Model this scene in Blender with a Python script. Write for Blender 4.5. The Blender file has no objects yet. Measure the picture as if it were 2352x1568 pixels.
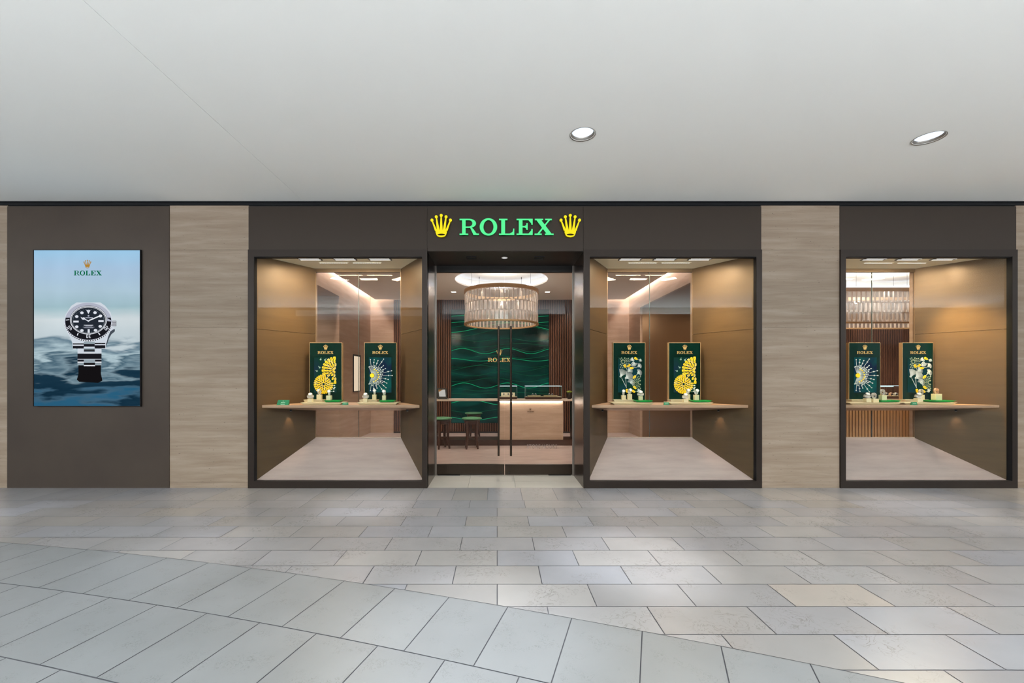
import bpy, math, random
from mathutils import Vector, Matrix
PI = math.pi
K = 0.0058            # metres per scene unit (unit: 1 px on the shopfront plane)
H = 252.0             # camera height in units
random.seed(7)
S = bpy.context.scene
COL = S.collection

# ------------------------------------------------------------------ camera, world, main lights
cam_d = bpy.data.cameras.new('camera')
cam = bpy.data.objects.new('camera', cam_d); COL.objects.link(cam)
cam.location = (0, -1000*K, H*K); cam.rotation_euler = (PI/2, 0, 0)
cam_d.sensor_width = 36.0; cam_d.lens = 36.0*1000/2352
cam_d.shift_x = 34/2352; cam_d.shift_y = 84/2352
cam_d.clip_start = 0.05; cam_d.clip_end = 200
S.camera = cam
S.view_settings.view_transform = 'Standard'; S.view_settings.look = 'None'
S.view_settings.gamma = 1; S.view_settings.use_curve_mapping = False
S.view_settings.exposure = 0.0
W = bpy.data.worlds.new('world'); S.world = W; W.use_nodes = True
W.node_tree.nodes['Background'].inputs[0].default_value = (0.80, 0.85, 0.92, 1)
W.node_tree.nodes['Background'].inputs[1].default_value = 0.5

def lamp_obj(name, data, loc, aim=None):
    o = bpy.data.objects.new(name, data); COL.objects.link(o); o.location = loc
    if aim is not None:
        o.rotation_euler = (Vector(aim)-Vector(loc)).to_track_quat('-Z', 'Y').to_euler()
    return o
def area(name, loc, aim, sx, sy, energy, color=(1, 1, 1)):
    d = bpy.data.lights.new(name, 'AREA'); d.shape = 'RECTANGLE'; d.size = sx; d.size_y = sy
    d.energy = energy; d.color = color
    return lamp_obj(name, d, loc, aim)
def spot(name, loc, aim, energy, angle=60, blend=0.6, color=(1, .8, .6), r=0.02):
    d = bpy.data.lights.new(name, 'SPOT'); d.energy = energy; d.spot_size = math.radians(angle)
    d.spot_blend = blend; d.color = color; d.shadow_soft_size = r
    return lamp_obj(name, d, loc, aim)
def point(name, loc, energy, color=(1, .8, .6), r=0.05):
    d = bpy.data.lights.new(name, 'POINT'); d.energy = energy; d.color = color; d.shadow_soft_size = r
    return lamp_obj(name, d, loc)
# added unseen area lights: one brightens the ceiling, one fills hall and shopfront
area('ceiling_fill_light', (0, -8.3, 2.45), (0, -8.3, 5.0), 30, .7, 5700, (0.92, 0.96, 1.0))
area('hall_fill_light', (-6, -12.5, 9.0), (-6, -12.0, 0), 15, 6, 2400, (0.90, 0.95, 1.0))
WARM = (1.0, 0.80, 0.55); NEUT = (1.0, 0.88, 0.78)

# ------------------------------------------------------------------ helpers
def X_(x, s=1.0): return (x-1142.0)/s
def Z_(y, s=1.0): return (868.0-y)/s
def w(p): return Vector((p[0]*K, (p[1]-1000.0)*K, (p[2]+H)*K))

class MB:
    def __init__(s): s.v = []; s.f = []; s.m = []; s.sm = []
    def face(s, pts, m=0, smooth=False):
        i = len(s.v); s.v += [tuple(p) for p in pts]; s.f.append(tuple(range(i, i+len(pts)))); s.m.append(m); s.sm.append(smooth)
    def faces(s, vs, fs, m=0, smooth=False):
        i = len(s.v); s.v += [tuple(p) for p in vs]
        for f in fs: s.f.append(tuple(i+k for k in f)); s.m.append(m); s.sm.append(smooth)
    def box(s, x0, x1, d0, d1, z0, z1, m=0):
        vs = [(x0,d0,z0),(x1,d0,z0),(x1,d1,z0),(x0,d1,z0),(x0,d0,z1),(x1,d0,z1),(x1,d1,z1),(x0,d1,z1)]
        s.faces(vs, [(0,3,2,1),(4,5,6,7),(0,1,5,4),(1,2,6,5),(2,3,7,6),(3,0,4,7)], m)
    def hexa(s, vs, m=0):
        s.faces(vs, [(0,3,2,1),(4,5,6,7),(0,1,5,4),(1,2,6,5),(2,3,7,6),(3,0,4,7)], m)
    def prism(s, pts, d0, d1, m=0):            # polygon in the X,Z plane, extruded in depth
        n = len(pts)
        vs = [(x, d0, z) for x, z in pts]+[(x, d1, z) for x, z in pts]
        fs = [tuple(range(n)), tuple(range(2*n-1, n-1, -1))]
        fs += [(i, n+i, n+(i+1) % n, (i+1) % n) for i in range(n)]
        s.faces(vs, fs, m)
    def flat(s, pts, z0, z1, m=0):             # polygon in the X,D plane, extruded up
        n = len(pts)
        vs = [(x, d, z0) for x, d in pts]+[(x, d, z1) for x, d in pts]
        fs = [tuple(range(n-1, -1, -1)), tuple(range(n, 2*n))]
        fs += [(i, (i+1) % n, n+(i+1) % n, n+i) for i in range(n)]
        s.faces(vs, fs, m)
    def strip(s, a, b, d0, d1, m=0, closed=True):  # ring in XZ between loops a and b
        n = len(a); rng = range(n if closed else n-1)
        for i in rng:
            j = (i+1) % n
            s.prism([a[i], a[j], b[j], b[i]], d0, d1, m)
    def tube(s, p0, p1, r0, r1=None, n=10, m=0, smooth=True):
        r1 = r0 if r1 is None else r1
        a = Vector(p0); b = Vector(p1); t = (b-a).normalized()
        u = t.orthogonal().normalized(); v = t.cross(u)
        vs = []
        for c, r in ((a, r0), (b, r1)):
            for k in range(n):
                q = 2*PI*k/n; vs.append(tuple(c+u*(r*math.cos(q))+v*(r*math.sin(q))))
        s.faces(vs, [(k, (k+1) % n, n+(k+1) % n, n+k) for k in range(n)], m, smooth)
        s.faces(vs, [tuple(range(n-1, -1, -1)), tuple(range(n, 2*n))], m)
    def lathe(s, c, prof, n=24, m=0, axis='z', smooth=True, sx=1, sy=1):
        vs = []
        for r, h in prof:
            for k in range(n):
                q = 2*PI*k/n
                if axis == 'z': vs.append((c[0]+sx*r*math.cos(q), c[1]+sy*r*math.sin(q), c[2]+h))
                else: vs.append((c[0]+sx*r*math.cos(q), c[1]+h, c[2]+sy*r*math.sin(q)))
        fs = []
        for i in range(len(prof)-1):
            for k in range(n):
                fs.append((i*n+k, i*n+(k+1) % n, (i+1)*n+(k+1) % n, (i+1)*n+k))
        s.faces(vs, fs, m, smooth)
    def ball(s, c, r, n=10, m=0, sx=1, sy=1, sz=1):
        prof = [(max(r*math.sin(PI*i/n), 1e-4), -r*sz*math.cos(PI*i/n)) for i in range(n+1)]
        s.lathe(c, prof, n+2, m, sx=sx, sy=sy)
    def xform(s, M):
        s.v = [tuple(M @ Vector(p)) for p in s.v]; return s
    def add(s, o):
        i = len(s.v); s.v += o.v
        s.f += [tuple(i+k for k in f) for f in o.f]; s.m += o.m; s.sm += o.sm

def tot(o):
    v = Vector((0, 0, 0))
    while o is not None: v += o.location; o = o.parent
    return v
def obj(name, mb, mats, parent=None, bevel=0.0, label=None, kind=None, recalc=False):
    me = bpy.data.meshes.new(name)
    off = tot(parent)
    me.from_pydata([tuple(w(p)-off) for p in mb.v], [], mb.f)
    if not isinstance(mats, (list, tuple)): mats = [mats]
    for m in mats: me.materials.append(m)
    me.polygons.foreach_set('material_index', mb.m)
    me.polygons.foreach_set('use_smooth', mb.sm)
    me.update()
    o = bpy.data.objects.new(name, me); COL.objects.link(o)
    if parent: o.parent = parent
    if bevel > 0:
        b = o.modifiers.new('bevel', 'BEVEL'); b.width = bevel; b.segments = 2; b.limit_method = 'ANGLE'
    if label: o['label'] = label
    if kind: o['kind'] = kind
    return o
def tag(o, label, cat, group=None):
    o['label'] = label; o['category'] = cat
    if group: o['group'] = group
    return o
def thing(name, label, cat, p, group=None):
    o = bpy.data.objects.new(name, None); COL.objects.link(o); o.location = w(p)
    o.empty_display_size = 0.1
    return tag(o, label, cat, group)
def struct(name, mb, mats, parent=None, bevel=0.0):
    o = obj(name, mb, mats, parent, bevel)
    if parent is None: o['kind'] = 'structure'
    return o
def sempty(name, p):
    o = bpy.data.objects.new(name, None); COL.objects.link(o); o.location = w(p); o['kind'] = 'structure'; return o

# ------------------------------------------------------------------ materials
def lin(r, g, b):
    f = lambda c: (c/255)/12.92 if c/255 <= 0.04045 else ((c/255+0.055)/1.055)**2.4
    return (f(r), f(g), f(b), 1)
def mat(name, col, rough=0.5, metal=0.0, spec=0.5, emit=None, es=0.0):
    m = bpy.data.materials.new(name); m.use_nodes = True
    b = m.node_tree.nodes['Principled BSDF']
    b.inputs['Base Color'].default_value = col; b.inputs['Roughness'].default_value = rough
    b.inputs['Metallic'].default_value = metal; b.inputs['Specular IOR Level'].default_value = spec
    if emit: b.inputs['Emission Color'].default_value = emit; b.inputs['Emission Strength'].default_value = es
    return m
def ramp_noise(m, cols, scale=(1, 1, 1), ns=3.0, detail=6, rough=.6, dist=0.0, inp='Base Color', coord='Object', rgh=None):
    nt = m.node_tree; N = nt.nodes; L = nt.links
    tc = N.new('ShaderNodeTexCoord'); mp = N.new('ShaderNodeMapping'); mp.inputs['Scale'].default_value = scale
    no = N.new('ShaderNodeTexNoise'); no.inputs['Scale'].default_value = ns; no.inputs['Detail'].default_value = detail
    no.inputs['Roughness'].default_value = rough; no.inputs['Distortion'].default_value = dist
    cr = N.new('ShaderNodeValToRGB'); e = cr.color_ramp.elements
    while len(e) < len(cols): e.new(0.5)
    for k, (p, c) in enumerate(cols): e[k].position = p; e[k].color = c
    L.new(tc.outputs[coord], mp.inputs['Vector']); L.new(mp.outputs[0], no.inputs['Vector'])
    L.new(no.outputs['Fac'], cr.inputs['Fac'])
    L.new(cr.outputs[0], N['Principled BSDF'].inputs[inp])
    return no, cr
def travertine(name, a, b, c, scale=(.55, .55, 7)):
    m = mat(name, a, 0.45, spec=.35)
    no, cr = ramp_noise(m, [(0.30, a), (0.5, b), (0.72, c)], scale, 2.2, 9, .62, .35)
    nt = m.node_tree; N = nt.nodes; L = nt.links
    # small dark pits drawn out along the bedding
    tc = N.new('ShaderNodeTexCoord'); mp = N.new('ShaderNodeMapping'); mp.inputs['Scale'].default_value = (5, 5, 22)
    n2 = N.new('ShaderNodeTexNoise'); n2.inputs['Scale'].default_value = 4; n2.inputs['Detail'].default_value = 5
    r2 = N.new('ShaderNodeValToRGB'); r2.color_ramp.elements[0].position = .66; r2.color_ramp.elements[1].position = .72
    r2.color_ramp.elements[0].color = (0, 0, 0, 1); r2.color_ramp.elements[1].color = (1, 1, 1, 1)
    mx = N.new('ShaderNodeMix'); mx.data_type = 'RGBA'
    mx.inputs['B'].default_value = (a[0]*.5, a[1]*.5, a[2]*.5, 1)
    L.new(tc.outputs['Object'], mp.inputs[0]); L.new(mp.outputs[0], n2.inputs['Vector']); L.new(n2.outputs['Fac'], r2.inputs[0])
    L.new(r2.outputs[0], mx.inputs['Factor']); L.new(cr.outputs[0], mx.inputs['A'])
    L.new(mx.outputs['Result'], N['Principled BSDF'].inputs['Base Color'])
    return m
def emis(name, col, st=1.0):
    m = bpy.data.materials.new(name); m.use_nodes = True; nt = m.node_tree; nt.nodes.clear()
    e = nt.nodes.new('ShaderNodeEmission'); e.inputs[0].default_value = col; e.inputs[1].default_value = st
    o = nt.nodes.new('ShaderNodeOutputMaterial'); nt.links.new(e.outputs[0], o.inputs[0]); return m
def glassm(name, tint=(1, 1, 1, 1), rough=0.0, ior=1.45, boost=0.0):
    m = bpy.data.materials.new(name); m.use_nodes = True; nt = m.node_tree; nt.nodes.clear()
    t = nt.nodes.new('ShaderNodeBsdfTransparent'); t.inputs[0].default_value = tint
    g = nt.nodes.new('ShaderNodeBsdfGlossy'); g.inputs['Roughness'].default_value = rough
    f = nt.nodes.new('ShaderNodeFresnel'); f.inputs[0].default_value = ior
    a = nt.nodes.new('ShaderNodeMath'); a.operation = 'ADD'; a.inputs[1].default_value = boost; a.use_clamp = True
    x = nt.nodes.new('ShaderNodeMixShader'); o = nt.nodes.new('ShaderNodeOutputMaterial')
    ge = nt.nodes.new('ShaderNodeNewGeometry'); iv = nt.nodes.new('ShaderNodeMath'); iv.operation = 'SUBTRACT'; iv.inputs[0].default_value = 1
    mu = nt.nodes.new('ShaderNodeMath'); mu.operation = 'MULTIPLY'
    nt.links.new(ge.outputs['Backfacing'], iv.inputs[1]); nt.links.new(f.outputs[0], a.inputs[0])
    nt.links.new(a.outputs[0], mu.inputs[0]); nt.links.new(iv.outputs[0], mu.inputs[1]); nt.links.new(mu.outputs[0], x.inputs[0])
    nt.links.new(t.outputs[0], x.inputs[1]); nt.links.new(g.outputs[0], x.inputs[2]); nt.links.new(x.outputs[0], o.inputs[0])
    return m
M = {}
M['trav'] = travertine('travertine_cladding', lin(134, 116, 98), lin(148, 131, 114), lin(164, 148, 132), (.45, .45, 5.5))
M['trav_in'] = travertine('travertine_interior', lin(166, 138, 116), lin(178, 150, 128), lin(190, 163, 142), (.55, .55, 5))
M['bronze'] = mat('bronze_cladding', lin(72, 62, 54), 0.42, .35, .45)
ramp_noise(M['bronze'], [(0.3, lin(68, 58, 51)), (0.7, lin(76, 66, 57))], (.5, .5, .5), 2.0)
M['fascia'] = mat('shaded_bronze_fascia', lin(56, 47, 40), 0.45, .3, .4)  # cladding bronze darkened where less light reaches; shade put into the colour
M['frame'] = mat('bronze_frame', lin(47, 39, 34), 0.38, .4, .4)
M['jamb'] = mat('brushed_bronze_jamb', lin(96, 84, 76), 0.24, .85, .5)
M['goldwall'] = mat('satin_bronze_panel', lin(100, 82, 60), 0.42, .3, .5)
ramp_noise(M['goldwall'], [(0.3, lin(88, 68, 45)), (0.7, lin(97, 76, 50))], (.6, .6, 5), 3.0)
M['black'] = mat('black_gap', (0.004, 0.005, 0.007, 1), 0.5, 0, .3)
M['dark'] = mat('dark_metal', (0.012, 0.011, 0.010, 1), 0.4, .2, .4)
M['handle'] = mat('dark_bronze_handle', lin(58, 48, 40), 0.3, .7, .5)
M['white'] = mat('matt_white_paint', lin(238, 238, 234), 0.9, 0, .1)
M['ceilbox'] = mat('display_ceiling_paint', lin(214, 208, 188), 0.7, 0, .2)
M['inceil'] = mat('shop_ceiling_paint', lin(232, 224, 214), 0.85, 0, .1)
M['glass'] = glassm('window_glass', (.97, .985, .975, 1), 0, 1.27)
M['glassclear'] = glassm('back_glass_clear', (.97, .975, .97, 1), 0, 1.33)
M['glassedge'] = mat('glass_edge', lin(78, 86, 82), .2, 0, .5)
M['crystalglint'] = mat('crystal_glint', lin(238, 222, 208), .25, 0, .6)  # bright glass edges painted as pale ribs on the plates
M['crystal'] = glassm('crystal_plate', (.96, .94, .92, 1), 0.08, 1.5, .12)
_nt = M['crystal'].node_tree; _tr = _nt.nodes.new('ShaderNodeBsdfTranslucent'); _tr.inputs[0].default_value = (.95, .88, .82, 1)
_df = _nt.nodes.new('ShaderNodeBsdfDiffuse'); _df.inputs[0].default_value = (.95, .88, .82, 1)
_ad = _nt.nodes.new('ShaderNodeMixShader'); _mx = _nt.nodes.new('ShaderNodeMixShader'); _mx.inputs[0].default_value = .15
_out = [n for n in _nt.nodes if n.type == 'OUTPUT_MATERIAL'][0]; _src = _out.inputs[0].links[0].from_socket
_nt.links.new(_tr.outputs[0], _ad.inputs[1]); _nt.links.new(_df.outputs[0], _ad.inputs[2])
_nt.links.new(_src, _mx.inputs[1]); _nt.links.new(_ad.outputs[0], _mx.inputs[2]); _nt.links.new(_mx.outputs[0], _out.inputs[0])
M['brass'] = mat('brushed_brass', lin(204, 166, 118), 0.4, .4, .5)
M['brasstrim'] = mat('bronze_edge_trim', lin(150, 120, 88), .4, .5)
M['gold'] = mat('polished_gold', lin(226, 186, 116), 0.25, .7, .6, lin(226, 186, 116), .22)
M['steel'] = mat('polished_steel', lin(235, 238, 240), 0.26, .55, .7)
M['rose'] = mat('rose_gold', lin(240, 200, 176), 0.26, .6, .7)
M['dial'] = mat('pale_watch_dial', lin(235, 238, 236), 0.3, 0, .5)
M['dialdark'] = mat('dark_watch_dial', lin(40, 50, 70), 0.2, 0, .5)
M['ivory'] = mat('ivory_leather', lin(226, 214, 178), 0.55, 0, .3)
M['tray'] = mat('ivory_tray', lin(214, 204, 172), 0.4, 0, .4)
M['greentray'] = mat('emerald_acrylic', lin(20, 150, 70), 0.15, 0, .6)
M['card'] = mat('green_card', lin(20, 122, 80), 0.45, 0, .4)
M['cardtext'] = mat('card_print', lin(190, 220, 200), 0.5)
M['panelgreen'] = mat('green_gloss_panel', lin(2, 38, 32), 0.08, 0, .3)
M['woodshelf'] = mat('shelf_oak_veneer', lin(176, 142, 116), 0.4, 0, .4)
ramp_noise(M['woodshelf'], [(0.3, lin(160, 126, 102)), (0.7, lin(188, 156, 130))], (.5, 8, 8), 4)
M['rampfloor'] = mat('display_base_fabric', lin(186, 168, 162), 0.6, 0, .3)
ramp_noise(M['rampfloor'], [(0.3, lin(180, 161, 156)), (0.7, lin(196, 178, 172))], (.4, 2, 2), 4)
M['slat'] = mat('walnut_slat', lin(108, 72, 52), 0.4, 0, .4)
ramp_noise(M['slat'], [(0.3, lin(92, 60, 42)), (0.7, lin(124, 84, 62))], (30, 30, 1.2), 2)
M['slatlight'] = mat('pale_oak_reed', lin(186, 142, 98), 0.4, 0, .4)
M['slatback'] = mat('slat_backing', lin(30, 20, 16), 0.7, 0, .2)
M['shopfloor'] = mat('shop_floor_stone', lin(168, 148, 142), 0.28, 0, .4)
ramp_noise(M['shopfloor'], [(0.3, lin(150, 130, 124)), (0.7, lin(182, 164, 156))], (.8, 3, 1), 2.5, 6, .6, 1.0)
M['recessfloor'] = mat('threshold_stone', lin(190, 186, 176), 0.35, 0, .4)
M['desktop'] = mat('desk_top_stone', lin(206, 186, 168), 0.35, 0, .4)
M['brownpanel'] = mat('brown_lacquer_panel', lin(130, 102, 76), 0.3, .2, .4)
M['seat'] = mat('green_leather', lin(74, 128, 88), 0.45, 0, .4)
M['walnut'] = mat('dark_walnut', lin(66, 42, 32), 0.4, 0, .4)
M['leaf'] = mat('succulent_leaf', lin(150, 165, 70), 0.5, 0, .3)
M['pot'] = mat('dark_pot', lin(44, 34, 28), 0.35, .2, .4)
M['lampwhite'] = emis('lamp_white', (1, .96, .90, 1), 1.6)
M['lampcool'] = emis('lamp_cool', (.80, .88, 1.0, 1), 1.25)
M['cove'] = emis('cove_strip', (1, .84, .80, 1), 60)
M['covecool'] = emis('cove_strip_cool', (.70, .78, 1.0, 1), 5.0)
M['led'] = emis('led_strip', (1, .88, .78, 1), 30.0)
M['caseglow'] = emis('case_edge_glow', (.75, .95, 1.0, 1), 1.3)  # glow put on the top edges of the glass cases
M['caseedge'] = mat('case_edge', lin(150, 190, 190), .2, 0, .6)
M['niche'] = emis('lit_niche', lin(252, 224, 196), 0.9)
M['signgreen'] = emis('sign_green', lin(96, 252, 158), 1.0)
M['signyellow'] = emis('sign_yellow', lin(255, 238, 40), 1.0)
M['signside'] = mat('sign_side_green', lin(10, 110, 50), .4)
M['trim'] = mat('brushed_trim', lin(150, 145, 138), .3, .7)
# wave panel: dark emerald glass, light and dark drifts
M['wave'] = mat('emerald_wave_glass', lin(2, 62, 48), 0.12, 0, .3)
ramp_noise(M['wave'], [(0.32, lin(0, 22, 20)), (0.5, lin(1, 46, 42)), (0.72, lin(8, 76, 70))], (.5, .5, 1.6), 1.6, 3, .5, .6)
_n = M['wave'].node_tree; _b = _n.nodes['Principled BSDF']
_n.links.new(_n.nodes['Color Ramp'].outputs[0], _b.inputs['Emission Color']); _b.inputs['Emission Strength'].default_value = .22
M['waveline'] = emis('wave_light_line', lin(10, 170, 112), .95)
M['waveline2'] = emis('wave_faint_line', lin(6, 104, 70), .7)

# floor stone: mid tone by tile (a colour attribute), veins and flecks by noise
def stone(name, base, vein, fleck_scale, fleck_amt, rough):
    m = mat(name, base, rough, 0, .5); nt = m.node_tree; N = nt.nodes; L = nt.links; b = N['Principled BSDF']
    at = N.new('ShaderNodeAttribute'); at.attribute_name = 'tile'
    tc = N.new('ShaderNodeTexCoord')
    n1 = N.new('ShaderNodeTexNoise'); n1.inputs['Scale'].default_value = 2.2; n1.inputs['Detail'].default_value = 6
    n2 = N.new('ShaderNodeTexNoise'); n2.inputs['Scale'].default_value = fleck_scale; n2.inputs['Detail'].default_value = 8; n2.inputs['Distortion'].default_value = 1.6
    sub = N.new('ShaderNodeMath'); sub.operation = 'SUBTRACT'; sub.inputs[1].default_value = .5
    ab = N.new('ShaderNodeMath'); ab.operation = 'ABSOLUTE'
    cr = N.new('ShaderNodeValToRGB'); cr.color_ramp.elements[0].position = 0.0; cr.color_ramp.elements[0].color = (1, 1, 1, 1)
    cr.color_ramp.elements[1].position = .022; cr.color_ramp.elements[1].color = (0, 0, 0, 1)
    n3 = N.new('ShaderNodeTexNoise'); n3.inputs['Scale'].default_value = fleck_scale*.22; n3.inputs['Detail'].default_value = 3
    c3 = N.new('ShaderNodeValToRGB'); c3.color_ramp.elements[0].position = .5; c3.color_ramp.elements[1].position = .62
    mu = N.new('ShaderNodeMath'); mu.operation = 'MULTIPLY'; mu2 = N.new('ShaderNodeMath'); mu2.operation = 'MULTIPLY'; mu2.inputs[1].default_value = fleck_amt
    mr = N.new('ShaderNodeMapRange'); mr.inputs['To Min'].default_value = .86; mr.inputs['To Max'].default_value = 1.12
    hs = N.new('ShaderNodeMix'); hs.data_type = 'RGBA'; hs.blend_type = 'MULTIPLY'; hs.inputs['Factor'].default_value = 1
    mx = N.new('ShaderNodeMix'); mx.data_type = 'RGBA'; mx.inputs['B'].default_value = vein
    for n in (n1, n2, n3): L.new(tc.outputs['Object'], n.inputs['Vector'])
    L.new(n1.outputs['Fac'], mr.inputs['Value'])
    L.new(at.outputs['Color'], hs.inputs['A']); L.new(mr.outputs[0], hs.inputs['B'])
    L.new(n2.outputs['Fac'], sub.inputs[0]); L.new(sub.outputs[0], ab.inputs[0]); L.new(ab.outputs[0], cr.inputs[0])
    L.new(n3.outputs['Fac'], c3.inputs[0]); L.new(cr.outputs[0], mu.inputs[0]); L.new(c3.outputs[0], mu.inputs[1])
    L.new(mu.outputs[0], mu2.inputs[0]); L.new(mu2.outputs[0], mx.inputs['Factor'])
    L.new(hs.outputs['Result'], mx.inputs['A']); L.new(mx.outputs['Result'], b.inputs['Base Color'])
    return m
M['tile'] = stone('limestone_tile', lin(182, 180, 174), lin(98, 94, 90), 12, .6, .25)
M['tile2'] = stone('flecked_stone_tile', lin(178, 180, 180), lin(92, 94, 92), 30, .75, .40)
M['grout'] = mat('grout', lin(74, 76, 82), .8)

# ------------------------------------------------------------------ mall floor
def clip(poly, keep):                       # Sutherland-Hodgman against a sign function (linear interpolation)
    out = []
    for i in range(len(poly)):
        a = poly[i]; b = poly[(i+1) % len(poly)]; fa = keep(a); fb = keep(b)
        if fa >= 0: out.append(a)
        if (fa >= 0) != (fb >= 0):
            t = fa/(fa-fb); out.append((a[0]+(b[0]-a[0])*t, a[1]+(b[1]-a[1])*t))
    return out
AC = (-1568.0, -4317.0); AR = 5050.0
def rad(p): return math.hypot(p[0]-AC[0], p[1]-AC[1])
fm = MB(); tilecol = []
def addtile(poly, m, col):
    fm.face([(x, d, -H) for x, d in poly], m); tilecol.append(col)
def tcol(m):
    r = random.random(); v = random.uniform(.93, 1.06)
    if m == 0:
        base = (lin(140, 140, 143), lin(142, 141, 141), lin(139, 141, 147), lin(140, 140, 142))[int(r*4)]
        if random.random() < .02: base = lin(150, 144, 139)
    else: base = lin(125, 128, 131); v = random.uniform(.95, 1.04)
    return (base[0]*v, base[1]*v, base[2]*v, 1)
g = .55
fm.face([(-3400, -2600, -H-.6), (3400, -2600, -H-.6), (3400, 1001, -H-.6), (-3400, 1001, -H-.6)], 2); tilecol.append((1, 1, 1, 1))
k = -34
while 375.9+52.2*k < 897:
    d0 = 375.9+52.2*k; d1 = d0+52.2; off = 0 if k % 2 == 0 else 55
    n0 = int(-3300/110)
    for i in range(n0, -n0):
        x0 = i*110+off; poly = [(x0+g, d0+g), (x0+110-g, d0+g), (x0+110-g, d1-g), (x0+g, d1-g)]
        if min(rad(p) for p in poly) < AR:
            if max(rad(p) for p in poly) < AR: continue
            poly = clip(poly, lambda p: rad(p)-AR-g)
            if len(poly) < 3: continue
        addtile(poly, 0, tcol(0))
    k += 1
for i in range(-45, 45):
    x0 = -20.7+73.3*i
    addtile([(x0+g, 898.5), (x0+73.3-g, 898.5), (x0+73.3-g, 1000), (x0+g, 1000)], 0, tcol(0))
dth = .01392
for r in range(0, 26):
    R1 = AR-104*r; R0 = R1-103.2
    o = 0 if r % 2 == 0 else -.0055
    for j in range(-60, 62):
        a0 = .29029+o+j*dth; a1 = a0+dth; ga = g/AR
        if not (-2600 < AC[0]+R1*math.sin(a0) < 3000): continue
        pts = [(AC[0]+R*math.sin(a), AC[1]+R*math.cos(a)) for R, a in ((R0, a0+ga), (R0, a1-ga), (R1-.4, a1-ga), (R1-.4, a0+ga))]
        addtile(pts, 1, tcol(1))
fl = struct('floor', fm, [M['tile'], M['tile2'], M['grout']])
ca = fl.data.color_attributes.new('tile', 'FLOAT_COLOR', 'CORNER')
for p in fl.data.polygons:
    for li in p.loop_indices: ca.data[li].color = tilecol[p.index]

# ------------------------------------------------------------------ mall ceiling with the two downlight holes
LP = [(X_(1338.4)/1.379, 1000/1.379, 19.5), (X_(2133.6)/1.358, 1000/1.358, 20.5)]
cm = MB(); CZ = 406.0
def plate_hole(mb, x0, x1, d0, d1, z0, z1, hole, m=0):
    """rectangular plate with one hole (list of X,D points around it)"""
    cx = sum(p[0] for p in hole)/len(hole); cd = sum(p[1] for p in hole)/len(hole)
    outer = []
    for hx, hd in hole:
        dx, dd = hx-cx, hd-cd; t = 1e9
        if dx > 1e-9: t = min(t, (x1-cx)/dx)
        if dx < -1e-9: t = min(t, (x0-cx)/dx)
        if dd > 1e-9: t = min(t, (d1-cd)/dd)
        if dd < -1e-9: t = min(t, (d0-cd)/dd)
        outer.append((cx+dx*t, cd+dd*t))
    # snap the four nearest outer points to the corners
    for c in ((x0, d0), (x1, d0), (x1, d1), (x0, d1)):
        i = min(range(len(outer)), key=lambda q: (outer[q][0]-c[0])**2+(outer[q][1]-c[1])**2); outer[i] = c
    n = len(hole)
    for i in range(n):
        j = (i+1) % n
        mb.face([(hole[i][0], hole[i][1], z0), (outer[i][0], outer[i][1], z0), (outer[j][0], outer[j][1], z0), (hole[j][0], hole[j][1], z0)], m)
        mb.face([(hole[i][0], hole[i][1], z1), (hole[j][0], hole[j][1], z1), (outer[j][0], outer[j][1], z1), (outer[i][0], outer[i][1], z1)], m)
        mb.face([(hole[i][0], hole[i][1], z0), (hole[j][0], hole[j][1], z0), (hole[j][0], hole[j][1], z1), (hole[i][0], hole[i][1], z1)], m)
def circ(cx, cd, r, n=48, ry=None): return [(cx+r*math.cos(2*PI*i/n), cd+(ry or r)*math.sin(2*PI*i/n)) for i in range(n)]
jx = -445.0
cm.box(-3400, jx-.35, -500, 1004, CZ, CZ+30)
cm.box(jx-.35, jx+.35, -500, 1004, CZ+.8, CZ+30)
cm.box(jx+.35, LP[0][0]-60, -500, 1004, CZ, CZ+30)
for i, (lx, ld, lr) in enumerate(LP):
    x1 = lx+60
    cm.box(lx-60, x1, -500, ld-60, CZ, CZ+30); cm.box(lx-60, x1, ld+60, 1004, CZ, CZ+30)
    plate_hole(cm, lx-60, x1, ld-60, ld+60, CZ, CZ+30, circ(lx, ld, lr))
cm.box(LP[0][0]+60, LP[1][0]-60, -500, 1004, CZ, CZ+30)
cm.box(LP[1][0]+60, 3400, -500, 1004, CZ, CZ+30)
struct('ceiling', cm, M['white'])
for i, (lx, ld, lr) in enumerate(LP):
    t = thing('recessed_downlight', ('round recessed downlight in the white ceiling, left one above the doorway', 'round recessed downlight in the white ceiling, right one near the photo edge')[i], 'downlight', (lx, ld, CZ+30), 'downlights in the mall ceiling')
    b = MB(); b.lathe((lx, ld, CZ), [(lr-.2, 2), (lr+1.8, -1.0), (lr+1.9, -.2), (lr-1.0, .5), (lr-2.2, 4)], 40)
    obj('trim_ring', b, M['trim'], t)
    b = MB(); b.lathe((lx, ld, CZ), [(lr-1.0, .5), (lr-4, 12), (lr-8, 24)], 40)
    obj('reflector', b, M['lampcool'], t, label='bright white reflector')
    b = MB(); b.lathe((lx, ld, CZ+24), [(.01, 0), (lr-8, 0)], 40); obj('lamp', b, M['lampwhite'], t)
    p = w((lx, ld, CZ-4)); spot('floor_pool_beam', p, (p[0], p[1], 0), 70, 95, .8, (.95, .97, 1), .06)
# unseen spots added overhead, aimed to make pools of light on the floor
for x, y, tx, ty, e, an in ((1.6, -3.4, 1.1, -2.3, 700, 24), (-.6, -4.2, -.15, -3.3, 560, 28), (-1.6, -3.4, -1.5, -.7, 480, 18), (-2.6, -3.5, -2.6, -2.2, 260, 24), (4.6, -3.4, 4.9, -.9, 420, 22), (-5.5, -4, -5.6, -1.4, 360, 24)):
    spot('floor_pool_beam', (x, y, 3.78), (tx, ty, 0), e, an, 1, (.93, .96, 1), .08)

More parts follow.
